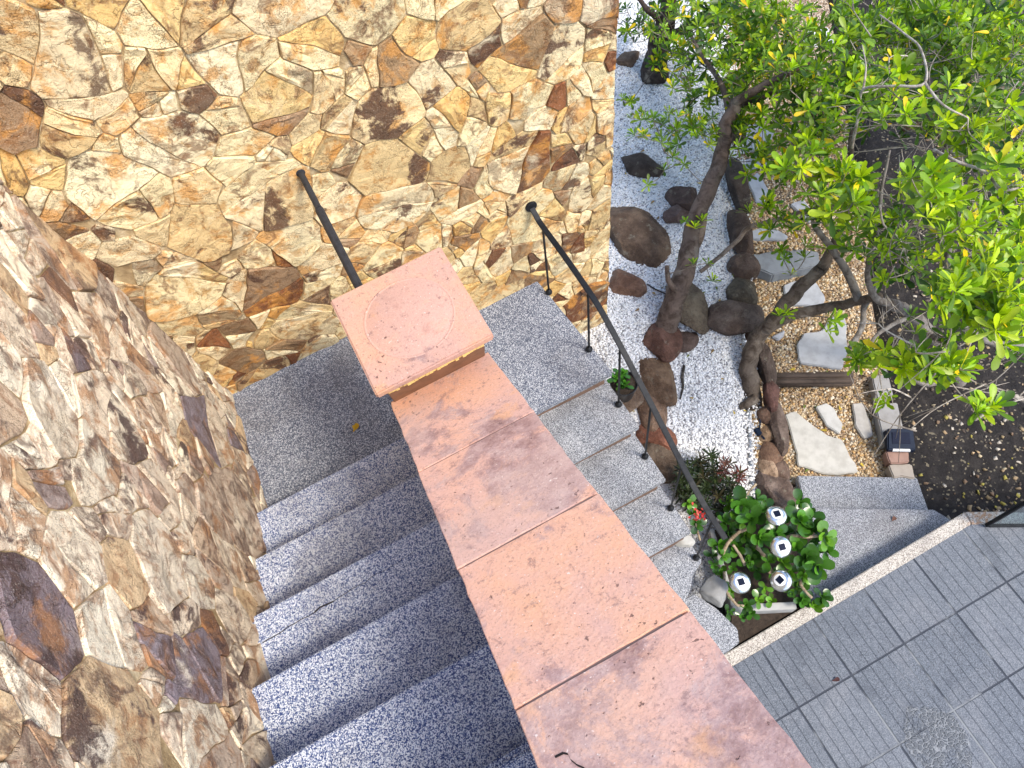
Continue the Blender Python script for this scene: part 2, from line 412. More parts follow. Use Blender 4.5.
def pal_cool(rg):
    r = rg.random()
    if r < .64: return rg.choice(((.82,.70,.52),(.86,.76,.58),(.74,.61,.45),(.78,.65,.48)))
    if r < .84: return rg.choice(((.56,.42,.29),(.60,.43,.25),(.52,.41,.31)))
    if r < .95: return rg.choice(((.36,.265,.21),(.38,.27,.20),(.32,.25,.22)))
    return rg.choice(((.19,.145,.155),(.22,.115,.07),(.24,.195,.215)))

# back wall: plane y = 0, right edge leaning out slightly as it rises
def edge_x(z): return 2.378 + (z+1.29)*.0268
ZT, ZB = 2.9, -1.42
w = thing('stone_wall', 'tall back wall clad in warm cream and ochre crazy-paved stone, white gravel beyond its end', 'wall', (1.2, .15, ZB))
b = MB(); b.hexa([(-.35,0,ZB),(edge_x(ZB)-.004,0,ZB),(edge_x(ZB)-.004,.32,ZB),(-.35,.32,ZB)], [(-.35,0,ZT),(edge_x(ZT)-.004,0,ZT),(edge_x(ZT)-.004,.32,ZT),(-.35,.32,ZT)])
b.build('mortar_bed', M['mortar'], w)
b = MB(); rg = random.Random(21)
def back3(u, v, h):
    x = min(u, edge_x(v)+.002*math.sin(v*31)); return (max(x, -.05), -h, v)
stones(b, [(-.12,-1.5),(2.50,-1.5),(2.50,2.95),(-.12,2.95)], rg, back3, .095, .33, pal_warm, .013, 3.3)
b.build('stone_cladding', M['stone_warm'], w)
# left wall: x = LX(y), climbing beside the lower flight
def LX(y): return -.045*max(0, -y) if y > -1.6 else -.072-.006*(-y-1.6)
w = thing('stone_wall', 'rough left wall of brown, purple and cream crazy-paved stone beside the descending steps', 'wall', (-.2, -1.8, -.3))
b = MB(); ys = [0,-.5,-1,-1.6,-2.5,-4.2]
for y0, y1 in zip(ys, ys[1:]):
    b.hexa([(LX(y0)-.3,y0,-.3),(LX(y1)-.3,y1,-.3),(LX(y1),y1,-.3),(LX(y0),y0,-.3)], [(LX(y0)-.3,y0,2.55),(LX(y1)-.3,y1,2.55),(LX(y1),y1,2.55),(LX(y0),y0,2.55)])
b.build('mortar_bed', M['mortar'], w)
b = MB(); rg = random.Random(5)
stones(b, [(-4.2,-.35),(.08,-.35),(.08,2.6),(-4.2,2.6)], rg, lambda u, v, h: (LX(u)+h, min(u,-.002), v), .095, .34, pal_cool, .011, 8.1)
b.build('stone_cladding', M['stone_cool'], w)

# ------------------------------------------------------------------ stairs
RR, T = .20266, .30
Y1, ZR, YR, T2 = -.8229, -.38025, -.79346, .2993
# lower flight (left): landing + treads climbing towards -y
st = thing('staircase', 'left flight of blue-grey speckled steps dropping to its landing between stone wall and coping', 'stairs', (.4, -1.5, -.15))
def slab(mb, pts, zt, th): mb.prism(pts, zt-th, zt)
XL, XW = -.10, .905
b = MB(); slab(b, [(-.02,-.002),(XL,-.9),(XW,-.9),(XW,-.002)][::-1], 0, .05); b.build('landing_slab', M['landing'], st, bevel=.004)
b = MB(); b.box(-.15,XW,-.95,-.01,-.2,-.052)
b.build('footing', M['concrete'], st)
for k in range(8):
    zt = (k+1)*RR; yn = Y1-k*T
    yb = yn - T - .035 if k < 7 else yn-1.0
    jl = rng.uniform(-.006,.006); jr = rng.uniform(-.006,.006)
    sk = .0 if k != 5 else -.012
    b = MB(); slab(b, [(XL,yn+jl),(XW,yn+jr+sk*4),(XW,yb),(XL,yb)][::-1], zt, .042)
    o = b.build('tread', M['tread'], st, bevel=.005)
    if k == 2:
        o['label'] = 'tread with a crack running along its length'
        cb = MB(); A = Vector((-.05,-1.535,zt)); B = Vector((.62,-1.505,zt)); n = 24
        pts = []
        for i in range(n+1):
            q = A.lerp(B, i/n); q.y += .012*mnoise.noise(Vector((i*.6,3,1))); pts.append(q)
        for i in range(n):
            w0 = .0016*(1-i/n)+.0004; w1 = .0016*(1-(i+1)/n)+.0004
            if .30 < i/n < .45: w0 *= 2.2; w1 *= 2.2
            a, c = pts[i], pts[i+1]
            cb.hexa([(a.x,a.y-w0,zt-.003),(c.x,c.y-w1,zt-.003),(c.x,c.y+w1,zt-.003),(a.x,a.y+w0,zt-.003)], [(a.x,a.y-w0,zt+.0008),(c.x,c.y-w1,zt+.0008),(c.x,c.y+w1,zt+.0008),(a.x,a.y+w0,zt+.0008)])
        cb.build('crack', M['crack'], o)
    b = MB(); b.box(XL, XW, yb if k == 7 else yn-T, yn-.022, zt-RR-.02 if k else -.05, zt-.043)
    b.build('riser', M['tread'], st)

# middle steps behind the pillar and the upper flight (right)
def XR(y): return 1.885 + .075*min(1, max(0, -y/.8)) + .010*max(0,-y-.8)
s2 = thing('staircase', 'right flight of pale speckled steps descending towards the patio beside the iron handrail', 'stairs', (1.55, -1.2, -1.59))
b = MB(); b.box(XW+.002,1.08,-.80,-.004,-.5,-.19); b.build('half_step', M['tread'], s2, bevel=.004)
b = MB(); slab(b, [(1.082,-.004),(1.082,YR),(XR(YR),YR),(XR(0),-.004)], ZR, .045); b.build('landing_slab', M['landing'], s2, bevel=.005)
b = MB(); b.prism([(1.082,-.004),(1.082,YR+.07),(XR(YR)-.03,YR+.046),(XR(0)-.03,-.004)], -1.55, ZR-.047); b.build('landing_base', M['brick'], s2)
for k in range(1, 5):
    zt = ZR-k*RR; yn = YR-k*T2; yb = yn+T2+.09
    if k < 4: pts = [(1.15,yb),(1.15,yn),(XR(yn)+rng.uniform(-.004,.004),yn),(XR(yb),yb)]
    else: pts = [(1.15,yb),(1.15,-1.99),(1.75,-1.989),(1.80,-1.962),(1.833,-1.935),(1.868,-1.893),(1.90,-1.872),(1.972,-1.839),(XR(yb)+.005,yb)]
    b = MB(); slab(b, pts, zt, .042); o = b.build('tread', M['slab'], s2, bevel=.005)
    if k == 4: o['label'] = 'bottom tread with its outer corner cut away in a curve'
    need = (RR-.04)*(yn+2.46)/(3.508-zt+.1)+.012; xe = 1.72 if k == 4 else XR(yn)-.03
    b = MB(); b.prism([(1.15,yb-.004),(1.15,yn+max(.006,need-.004)),(xe,yn+max(.004,need-.026)),(xe,yb-.004)], -1.75, zt-.043); b.build('riser', M['brick'], s2)
b = MB(); slab(b, [(1.15,-1.96),(1.15,-2.40),(1.86,-2.342),(1.935,-2.335),(1.972,-2.262),(1.93,-2.10),(1.86,-1.96)], ZR-5*RR, .2); b.build('bottom_slab', M['slab'], s2, bevel=.006)

# ------------------------------------------------------------------ parapet, coping, pillar
HH = .67; S = RR/T
ZC = RR + Y1*RR/.3 + HH
def zc(y): return ZC - S*y
CX0, CX1 = .819, 1.2315
pw = thing('parapet_wall', 'sloping dividing wall between both flights, topped with mottled terracotta coping tiles', 'wall', (1.02, -2, -1.59))
b = MB(); yA, yB = -1.0, -4.0
b.hexa([(.905,yA,-1.6),(1.16,yA,-1.6),(1.16,yB,-1.6),(.905,yB,-1.6)][::-1], [(.905,yA,zc(yA)-.05),(1.16,yA,zc(yA)-.05),(1.16,yB,zc(yB)-.05),(.905,yB,zc(yB)-.05)][::-1])
b.build('wall_body', M['render'], pw)
seams = [-1.095,-1.526,-1.934,-2.316,-2.70,-3.1,-3.5,-3.9]
tl = ['coping tile blotched dusty pink and grey against the pillar', 'coping tile with a broad purple-brown stain', 'evenly orange-pink coping tile with dark pits', 'coping tile with purple stains and a chipped crack', None, None, None]
def slope_prism(mb, x0, x1, y0, y1, th, dz=0, worn=0):
    nz = 1/math.hypot(1, S); off = Vector((0, S*nz, nz))*th   # down the slope normal
    cs = [(x0,y0),(x0,y1),(x1,y1),(x1,y0)]; t = []
    n = 14 if worn else 1
    for i in range(4):
        a, c = cs[i], cs[(i+1)%4]
        for k in range(n):
            x = a[0]+(c[0]-a[0])*k/n; y = a[1]+(c[1]-a[1])*k/n
            if worn:
                j = worn*(mnoise.noise(Vector((x*23,y*23,3)))-.35 - 2.2*max(0, mnoise.noise(Vector((x*9,y*9,8)))-.38)*2)
                x += j*(1 if x > (x0+x1)/2 else -1) if i in (0,2) else 0
                y += j*(1 if y > (y0+y1)/2 else -1)*.4 if i in (1,3) else 0
            t.append(Vector((x,y,zc(y)+dz)))
    mb.hexa([q-off for q in t], t)
for i in range(len(seams)-1):
    b = MB(); dx = rng.uniform(-.003,.003); sub = MB()
    slope_prism(b, CX0+dx, CX1+dx, seams[i]-.0024, seams[i+1]+.0024, .04, rng.uniform(0,.0015), .004)
    o = b.build('coping_tile', M['terracotta'], pw, bevel=.0018)
    if tl[i]: o['label'] = tl[i]
    o.color = ((.60,.68,.40,.72,.5,.5,.5)[i], .5, .5, 1)
    if i == 3:
        cb = MB()
        base = [(555,757),(563,753),(568,754),(571,760),(577,765),(584,768),(592,774)]
        pts = []
        for (px, py) in base:
            d = ray(px, py); t = (ZC+.0015-(CAM.z+S*CAM.y))/(d.z+S*d.y); pts.append(CAM+d*t)
        for a, c in zip(pts, pts[1:]):
            wv = Vector((0,.0022,-.0022*S)); dn = Vector((0,0,-.004))
            cb.hexa([a-wv+dn,c-wv+dn,c+wv+dn,a+wv+dn], [a-wv,c-wv,c+wv,a+wv])
        cb.build('crack', M['crack'], o)
b = MB(); slope_prism(b, CX0+.02, CX1-.02, -1.0, -3.95, .03, -.003); b.build('joint_mortar', mat_plain('dark_joint', (.22,.145,.12), .95), pw)

pl = thing('stone_pillar', 'square pillar ending the parapet, capped by a terracotta tile with a pale round mark', 'pillar', (1.025, -.95, -.4))
b = MB(); b.box(.845,1.205,-1.095,-.785,-.45,1.258); b.build('shaft', M['render'], pl, bevel=.004)
b = MB(); b.hexa([(.835,-1.097,1.02),(1.215,-1.097,1.02),(1.215,-1.09,1.02),(.835,-1.09,1.02)],[(.835,-1.158,1.228),(1.215,-1.158,1.228),(1.215,-1.09,1.228),(.835,-1.09,1.228)]); b.build('clay_skirting', M['brownclay'], pl, bevel=.003)
b = MB(); rg = random.Random(3)
n = 26
for i in range(n):
    x0 = .838+.374*i/n; x1 = x0+.374/n; b.box(x0+.0004, x1-.0004, -1.160-rg.uniform(0,.008), -1.096, 1.2295+rg.uniform(0,.003), 1.2585)
b.build('mortar_band', M['gold'], pl)
# cap: flat tile with a slightly raised worn disc
b = MB(); cx, cy, zt = 1.025, -.955, 1.292
b.box(cx-.226,cx+.226,cy-.222,cy+.222,zt-.033,zt); cap = b.build('cap_tile', M['terracotta'], pl, bevel=.006)
m = NT('worn_terracotta_disc', .85)
a = m.noise(7, 7, .66); c = m.ramp(a, [(.3,(.78,.43,.28)),(.5,(.74,.42,.29)),(.7,(.66,.38,.29))])
c = m.mix(m.math('MULTIPLY', m.ss(m.noise(40,5,.7), .58,.7), .35), c, (.34,.17,.12)); m.color(c); m.bump(m.noise(90,4,.7), .003, .7)
b = MB(); b.lathe((cx,cy,zt), [(.166,.0002),(.165,.0012),(.161,.0014),(.159,.0004),(.1555,.0004),(.153,.0013),(.0005,.0014)], 48); rm = b.build('round_mark', M['terracotta'], cap, sharp=50); rm.color = (.16,.355,.5,1); cap.color = (.36,.35,.5,1)

# bar between pillar and back wall
gb = thing('guard_bar', 'dark flat iron bar running from the back wall to the capped pillar', 'metal bar', (.914,-.4,1.206))
b = MB(); b.tube([(.914,-.004,1.206),(.914,-.22,1.206),(.914,-.235,1.206)], [.0145,.0145,.017], 8)
b.build('end_rod', M['rail_iron'], gb, bevel=.002)
b = MB(); b.tube([(.914,-.2355,1.206),(.914,-.5,1.206),(.914,-.783,1.206)], [.019,.0185,.0185], 8); b.build('sleeve', M['rail_iron'], gb, bevel=.002)
b = MB(); b.lathe((.914,-.0, 1.206), [(.020,.0),(.020,.008),(.018,.010),(.015,.011)], 20, (0,-1,0)); b.build('wall_plate', M['rail_iron'], gb, sharp=40)

# ------------------------------------------------------------------ handrail
posts = [(1.905,-.125,0),(1.916,-.597,0),(1.93,-.912,1),(1.938,-1.209,2),(1.942,-1.509,3),(1.951,-1.806,4)]
rp = [(1.915,-.004,.322),(1.918,-.06,.285),(1.92,-.12,.268),(1.925,-.354,.268),(1.928,-.584,.258),(1.93,-.715,.235),(1.93,-.833,.193),(1.93,-.97,.132),(1.935,-1.159,.024),(1.94,-1.409,-.126),(1.945,-1.662,-.27),(1.95,-1.915,-.335)]
hr = thing('handrail', 'black iron handrail on slim posts with ball feet, following the right flight down', 'handrail', (1.93,-.9,-.38))
# rail as a flat bar
b = MB(); P = [Vector(q) for q in rp]
fine_p = []
for i in range(len(P)-1):
    for k in range(4):
        t = k/4; p0 = P[max(i-1,0)]; p1 = P[i]; p2 = P[i+1]; p3 = P[min(i+2,len(P)-1)]
        fine_p.append(.5*((2*p1)+(p2-p0)*t+(2*p0-5*p1+4*p2-p3)*t*t+(3*p1-p0-3*p2+p3)*t**3))
fine_p.append(P[-1])
prof = []
for i, q in enumerate(fine_p):
    tt = (fine_p[min(i+1,len(fine_p)-1)]-fine_p[max(i-1,0)]).normalized(); sx = Vector((1,0,0)); nn = tt.cross(sx).normalized()
    if nn.z < 0: nn = -nn
    prof.append([q-sx*.0148-nn*.007, q+sx*.0148-nn*.007, q+sx*.0148+nn*.007, q-sx*.0148+nn*.007])
vs = [v for pr in prof for v in pr]; fs = [(3,2,1,0)]
for i in range(len(prof)-1): fs += [(i*4+k, i*4+(k+1)%4, (i+1)*4+(k+1)%4, (i+1)*4+k) for k in range(4)]
e = (len(prof)-1)*4; fs.append((e,e+1,e+2,e+3)); b.add(vs, fs)
b.build('rail', M['steel'], hr, bevel=.002)
b = MB(); b.lathe((1.915,-.0,.322), [(.034,.0),(.034,.018),(.028,.021),(.012,.022)], 20, (0,-1,0)); b.build('wall_plate', M['iron'], hr, sharp=40)
def rail_z(y):
    for a, c in zip(fine_p, fine_p[1:]):
        if a.y >= y >= c.y: return a.lerp(c, (a.y-y)/max(1e-6, a.y-c.y))
    return fine_p[-1]
for (x, y, k) in posts:
    zb = ZR-k*RR; top = rail_z(y)
    b = MB(); b.tube([(x,y,zb), (x*.5+top.x*.5,y,(zb+top.z)/2), (top.x,y,top.z-.006)], .0065, 8)
    po = b.build('post', M['iron'], hr, smooth=True)
    b = MB(); b.lathe((x,y,zb), [(.016,.0),(.021,.006),(.0215,.014),(.018,.024),(.010,.031),(.0068,.036)], 16); b.build('ball_foot', M['iron'], po, smooth=True)

# ------------------------------------------------------------------ terrain
D = Vector((.515,.857)); Nn = Vector((.857,-.515)); O = Vector((2.7,-1.58))
def st_(x, y): q = Vector((x,y))-O; return q.dot(D), q.dot(Nn)
def hg(x, y):
    return -1.31 + .20*min(y+.2, 0) + .05*max(y+.2, 0) + .012*mnoise.noise(Vector((x*1.7,y*1.7,0)))
def hp(x, y):
    s, t = st_(x, y); z = -1.985 + .012*s
    z += .13*max(0, min(1, (s-.99)/.02)) + .13*max(0, min(1, (s-2.05)/.03))
    return z + .008*mnoise.noise(Vector((x*3,y*3,5)))
def hs(x, y):
    s, t = st_(x, y)
    return -2.0 + .05*max(0, s) + .045*mnoise.noise(Vector((x*1.3,y*1.3,9))) + .02*mnoise.noise(Vector((x*5,y*5,2)))
# one sheet to the horizon, finer near the garden
gx = [-80,-30,-10,-3,0] + [1+.12*i for i in range(62)] + [9,11,15,25,50,90]
gy = [-80,-30,-12,-6,-3.4] + [-2.9+.12*i for i in range(60)] + [4.8,6,8,12,20,40,90]
b = MB(); nx, ny = len(gx), len(gy)
def hground(x, y):
    z = hs(x, y) if (0 < x < 10 and -3.5 < y < 6) else -2.0
    s, t = st_(x, y)
    return z if t > 1.02 else min(z, -2.12)
b.add([(x,y,hground(x,y)) for y in gy for x in gx], [(j*nx+i, j*nx+i+1, (j+1)*nx+i+1, (j+1)*nx+i) for j in range(ny-1) for i in range(nx-1)])
tag(b.build('ground', soil_m, smooth=True, origin=(0,0,0)), kind='structure')
# white gravel bed: between the walls and the rock edging
b = MB(); rows = []
ns, nt = 60, 26
def gbed(s, u):
    # u: 0 at the border with the path, 1 far left
    q = O + D*s; x = q.x - u*3.0*Nn.x; y = q.y - u*3.0*Nn.y
    return x, y
vs = []; 
for i in range(ns+1):
    s = -.75 + 6.5*i/ns
    for j in range(nt+1):
        x, y = gbed(s, (j/nt)**1.0); 
        if x < 1.0: x = 1.0
        z = hg(x, y) - (.35 if j == 0 else 0)
        vs.append((x, y, z))
b.add(vs, [(i*(nt+1)+j, i*(nt+1)+j+1, (i+1)*(nt+1)+j+1, (i+1)*(nt+1)+j) for i in range(ns) for j in range(nt)])
tag(b.build('gravel_bed', gravel_m, smooth=True), kind='structure')
# brown gravel path
b = MB(); vs = []; ns, nt = 140, 10
for i in range(ns+1):
    s = -.25 + 5.6*i/ns
    for j in range(nt+1):
        q = O + D*s + Nn*(.02 + .98*j/nt); vs.append((q.x, q.y, hp(q.x, q.y)))
b.add(vs, [(i*(nt+1)+j, (i+1)*(nt+1)+j, (i+1)*(nt+1)+j+1, i*(nt+1)+j+1) for i in range(ns) for j in range(nt)])
tag(b.build('path', path_m, smooth=True), kind='structure')

# loose chips (uncountable): angular little stones lying on the two beds
def chips(name, pts, smin, smax, cols, mat, seed, flat=.7):
    n = len(pts); rs = np.random.RandomState(seed)
    cube = np.array([(x,y,z) for z in (-1,1) for y in (-1,1) for x in (-1,1)], float)
    quad = np.array([(0,2,3,1),(4,5,7,6),(0,1,5,4),(1,3,7,5),(3,2,6,7),(2,0,4,6)])
    V = cube[None] + rs.uniform(-.45,.45,(n,8,3)); V *= rs.uniform(smin,smax,(n,1,1))*np.stack([rs.uniform(.8,1.3,n),rs.uniform(.6,1,n),rs.uniform(.45,.9,n)*flat],-1)[:,None]
    a = rs.uniform(0,6.28,n); tx = rs.normal(0,.35,n)
    ca, sa = np.cos(a)[:,None], np.sin(a)[:,None]; ct, stt = np.cos(tx)[:,None], np.sin(tx)[:,None]
    x, y, z = V[...,0].copy(), V[...,1].copy(), V[...,2].copy()
    y, z = y*ct-z*stt, y*stt+z*ct; x, y = x*ca-y*sa, x*sa+y*ca
    V = np.stack([x,y,z],-1) + np.array(pts)[:,None]
    Fq = (quad[None]+8*np.arange(n)[:,None,None]).reshape(-1,4)
    me = bpy.data.meshes.new(name); me.vertices.add(8*n); me.vertices.foreach_set('co', V.reshape(-1).astype(np.float32))
    me.loops.add(Fq.size); me.loops.foreach_set('vertex_index', Fq.reshape(-1).astype(np.int32))
    me.polygons.add(len(Fq)); me.polygons.foreach_set('loop_start', np.arange(0,Fq.size,4,dtype=np.int32))
    me.update(calc_edges=True)
    C = np.array(cols)[rs.choice(len(cols), n)]*rs.uniform(.85,1.12,(n,1)); C = np.concatenate([np.clip(C,0,.9),np.ones((n,1))],1)
    at_ = me.attributes.new('tint','FLOAT_COLOR','POINT'); at_.data.foreach_set('color', np.repeat(C,8,0).astype(np.float32).ravel())
    me.materials.append(mat); o = bpy.data.objects.new(name, me); col.objects.link(o); return o
gp = []; rg = random.Random(11)
while len(gp) < 34000:
    s = -.7 + 5.6*rg.random()**1.3; u = rg.random()
    x, y = gbed(s, u)
    if x < 1.9 or (y > -.02 and x < edge_x(0)-.1 and y < .4) or (y < 0 and x < 1.9) or y > 4.2 or (x < 2.3 and y > .4): continue
    gp.append((x, y, hg(x,y)+rg.uniform(-.001,.005)))
tag(chips('white_gravel', gp, .0045, .0085, [(.82,.82,.82),(.86,.86,.85),(.78,.78,.78),(.74,.75,.76),(.84,.84,.83),(.86,.86,.86),(.84,.84,.84),(.86,.85,.84),(.36,.36,.38)], M['chip'], 4), 'white marble gravel chips spread between the steps and the rocks', 'gravel', kind='stuff')
pp = []
while len(pp) < 17000:
    s = -.2 + 4.4*rg.random()**1.2; t = .03+.95*rg.random()
    q = O + D*s + Nn*t; pp.append((q.x, q.y, hp(q.x,q.y)+rg.uniform(-.001,.005)))
tag(chips('brown_gravel', pp, .005, .0095, [(.50,.35,.19),(.60,.46,.29),(.38,.24,.12),(.66,.52,.33),(.27,.18,.10),(.70,.62,.48),(.54,.34,.15)], M['chip'], 5), 'brown and tan pea gravel filling the garden path', 'gravel', kind='stuff')
lp = []
while len(lp) < 1100:
    px = rg.uniform(830,1100); py = rg.uniform(60,530); q = at(px, py, hs); s, t = st_(q.x, q.y)
    if t < 1.16: continue
    if rg.random() > .35+.6*mnoise.noise(Vector((q.x*2.2,q.y*2.2,4))) + (.35 if px > 960 else 0): continue
    lp.append((q.x,q.y,q.z+.004))
tag(chips('leaf_litter', lp, .004, .014, [(.30,.22,.12),(.42,.34,.22),(.20,.13,.08),(.36,.30,.07),(.50,.44,.36),(.12,.09,.07),(.40,.28,.16)], M['litter'], 6, .25), 'dry leaf bits and chips littering the dark soil', 'litter', kind='stuff')

# ------------------------------------------------------------------ patio, curb, garden steps
PZ = -1.5907
m = NT('grooved_patio_tile', .7)
X = m.xyz(m.pos)
tx = m.math('DIVIDE', m.math('SUBTRACT', X[0], 2.456-.39*10), .39); ty = m.math('DIVIDE', m.math('SUBTRACT', X[1], -2.803-.4275*10), .4275)
cell = m.n('ShaderNodeCombineXYZ'); m.l(m.math('FLOOR', tx), cell.inputs[0]); m.l(m.math('FLOOR', ty), cell.inputs[1])
wn = m.n('ShaderNodeTexWhiteNoise', noise_dimensions='2D'); m.l(cell.outputs[0], wn.inputs['Vector'])
fx = m.math('FRACT', tx); fy = m.math('FRACT', ty)
wob = m.math('MULTIPLY', m.math('SUBTRACT', m.noise(6, 4, .6), .5), .012)
gr = m.math('ABSOLUTE', m.math('SUBTRACT', m.math('FRACT', m.math('ADD', m.math('MULTIPLY', fx, 6.0), wob)), .5))
groove = m.ss(gr, .450, .472)
jx = m.ss(m.math('ABSOLUTE', m.math('SUBTRACT', fx, .5)), .478, .490); jy = m.ss(m.math('ABSOLUTE', m.math('SUBTRACT', fy, .5)), .484, .492)
joint = m.math('MAXIMUM', jx, jy)
sp = m.xyz(m.vor(260, out='Color'))[0]
base = m.ramp(sp, [(0,(.035,.041,.052)),(.3,(.080,.092,.112)),(.7,(.105,.119,.143)),(1,(.18,.197,.225))])
base = m.mix(m.math('MULTIPLY', wn.outputs['Value'], .6), base, m.mix(sp, (.10,.11,.13), (.22,.235,.26)))
base = m.mix(m.math('MULTIPLY', m.ss(m.noise(2.6, 6, .62, dist=.5), .50,.66), .5), base, m.mix(sp, (.10,.105,.12), (.22,.23,.25)))
base = m.mix(m.math('MULTIPLY', m.ss(m.noise(3.7, 6, .62, m.vadd(m.pos,(3,3,0))), .54,.68), .45), base, (.055,.063,.08))
palel = m.ss(m.noise(1.9, 3, .5, m.vadd(m.pos,(8,1,0))), .60, .68)
base = m.mix(m.math('MULTIPLY', groove, .45), base, m.mix(palel, (.025,.031,.045), (.20,.21,.225)))
base = m.mix(m.math('MULTIPLY', joint, .95), base, m.mix(m.ss(m.noise(2.4,4,.6), .48,.6), (.03,.036,.05), (.19,.2,.21)))
# worn-through patch showing pebbles
dx = m.math('SUBTRACT', X[0], at(938,744,PZ).x); dy = m.math('SUBTRACT', X[1], at(938,744,PZ).y)
dist = m.math('SQRT', m.math('ADD', m.math('MULTIPLY', m.math('MULTIPLY',dx,dx), 1.6), m.math('MULTIPLY',dy,dy)))
dist = m.math('ADD', dist, m.math('MULTIPLY', m.math('SUBTRACT', m.noise(6,4,.6), .5), .2))
patch = m.ss(dist, .215, .205)
pw_ = m.vadd(m.pos, m.vscale(m.vadd(m.noise(9, 4, .6, out='Color'), (-.5,-.5,-.5)), .05))
pv = m.vor(44, pw_, feature='DISTANCE_TO_EDGE')
peb = m.ramp(pv, [(0,(.22,.23,.245)),(.05,(.19,.20,.215)),(.11,(.08,.088,.10)),(.5,(.11,.12,.135))])
base = m.mix(m.math('MULTIPLY', patch, m.ss(m.noise(8, 5, .65, m.vadd(m.pos,(2,7,0))), .38, .50)), base, peb)
m.color(base)
h = m.math('SUBTRACT', m.math('MULTIPLY', m.noise(90,5,.7), .15), m.math('MAXIMUM', groove, joint)); 
h = m.math('MULTIPLY_ADD', m.math('MULTIPLY', patch, m.ss(pv, 0, .2)), .8, h); m.bump(h, .005, 1)
patio_m = m.m
# curb line: outer and inner edge
K0 = Vector((1.16,-2.346)); K1 = Vector((3.715,-2.336)); K2 = Vector((5.72,-3.44))
def off(a, bb, c, w):
    n1 = Vector((-(bb-a).normalized().y,(bb-a).normalized().x)); n2 = Vector((-(c-bb).normalized().y,(c-bb).normalized().x))
    return a-n1*w, bb-(n1+n2)*(w/(1+n1.dot(n2))), c-n2*w
I0, I1, I2 = off(K0,K1,K2,.082)
b = MB(); slab(b, [(1.16,-2.43),(1.16,-6),(5.72,-6),(5.72,-3.5),(I1.x,I1.y)], PZ, .12)
tag(b.build('patio', patio_m), kind='structure')
cu = thing('patio_curb', 'beige speckled curb edging the grey grooved patio, rust stained at its bend', 'curb', (K1.x,K1.y,PZ-.2))
m_ = M['curb'].copy(); M['curb'] = m_
nt = m_.node_tree; bs = nt.nodes['Principled BSDF']; src = bs.inputs['Base Color'].links[0].from_socket
g_ = nt.nodes.new('ShaderNodeNewGeometry'); dd = nt.nodes.new('ShaderNodeVectorMath'); dd.operation = 'DISTANCE'; nt.links.new(g_.outputs['Position'], dd.inputs[0]); dd.inputs[1].default_value = (3.78,-2.42,PZ)
mr = nt.nodes.new('ShaderNodeMapRange'); mr.interpolation_type = 'SMOOTHSTEP'; nt.links.new(dd.outputs['Value'], mr.inputs[0]); mr.inputs[1].default_value = .17; mr.inputs[2].default_value = .02; mr.inputs[4].default_value = .75
nz = nt.nodes.new('ShaderNodeTexNoise'); nz.inputs['Scale'].default_value = 45; nz.inputs['Detail'].default_value = 5; nt.links.new(g_.outputs['Position'], nz.inputs['Vector'])
mr2 = nt.nodes.new('ShaderNodeMapRange'); nt.links.new(nz.outputs['Fac'], mr2.inputs[0]); mr2.inputs[1].default_value = .4; mr2.inputs[2].default_value = .6
mu = nt.nodes.new('ShaderNodeMath'); mu.operation = 'MULTIPLY'; nt.links.new(mr.outputs[0], mu.inputs[0]); nt.links.new(mr2.outputs[0], mu.inputs[1])
mxn = nt.nodes.new('ShaderNodeMix'); mxn.data_type = 'RGBA'; nt.links.new(mu.outputs[0], mxn.inputs[0]); nt.links.new(src, mxn.inputs[6]); mxn.inputs[7].default_value = (.36,.15,.04,1); nt.links.new(mxn.outputs[2], bs.inputs['Base Color'])
for a, c, e, f in ((K0,K1,I1,I0),(K1,K2,I2,I1)):
    b = MB(); dirv = (c-a).normalized()*.0015
    b.prism([tuple(f+dirv),tuple(e-dirv),tuple(c-dirv),tuple(a+dirv)], PZ-.5, PZ+.012); b.build('curb_stone', M['curb'], cu, bevel=.005)
gs = thing('garden_steps', 'two worn grey speckled garden steps leading from the curb down to the path', 'stairs', (3.2,-2.0,-2.0))
zB, zA = -1.745, -1.895
def slope_poly(pxs, z): return [tuple(at(px,py,z))[:2] for px, py in pxs]
pb = slope_poly([(803,507.5),(934,509.5),(938,515)], zB); pb = [pb[0], pb[1], pb[2]]
b = MB(); qB = [pb[1], pb[0], (2.55,-2.12), (2.55,-2.40), (3.72,-2.40)]; b.prism(qB, zB-.16, zB); b.build('upper_step', M['slab'], gs, bevel=.006)
pa = slope_poly([(797,475.5),(917,477.5),(924,510),(804,508)], zA)
ext = [(pa[2][0]+.02, pa[2][1]-.03), (pa[3][0]-.0, pa[3][1]-.03)]
b = MB(); b.prism([pa[1],pa[0],ext[1],ext[0]], zA-.14, zA); b.build('lower_step', M['slab'], gs, bevel=.006)

# glass pane on the curb at the right edge
ga = at(985,525.5,PZ+.012); gdir = Vector(((K2-K1).normalized().x,(K2-K1).normalized().y,0)); gn = Vector((-gdir.y,gdir.x,0))
gp_ = thing('glass_balustrade', 'clear glass balustrade pane standing on the curb at the frame edge', 'glass panel', ga)
m = NT('clear_glass', .03); m.b.inputs['Transmission Weight'].default_value = 1; m.b.inputs['IOR'].default_value = 1.45; m.color((.72,.86,.88))
b = MB(); e = ga + gdir*1.4
b.prism([tuple((ga-gn*.005)[:2]),tuple((e-gn*.005)[:2]),tuple((e+gn*.005)[:2]),tuple((ga+gn*.005)[:2])], ga.z+.004, ga.z+.9); b.build('pane', m.m, gp_)
b = MB(); b.prism([tuple((ga-gn*.012)[:2]),tuple((ga+gdir*.016-gn*.012)[:2]),tuple((ga+gdir*.016+gn*.012)[:2]),tuple((ga+gn*.012)[:2])][::1], ga.z+.002, ga.z+.93)
b.build('edge_frame', M['steel'], gp_, bevel=.002)
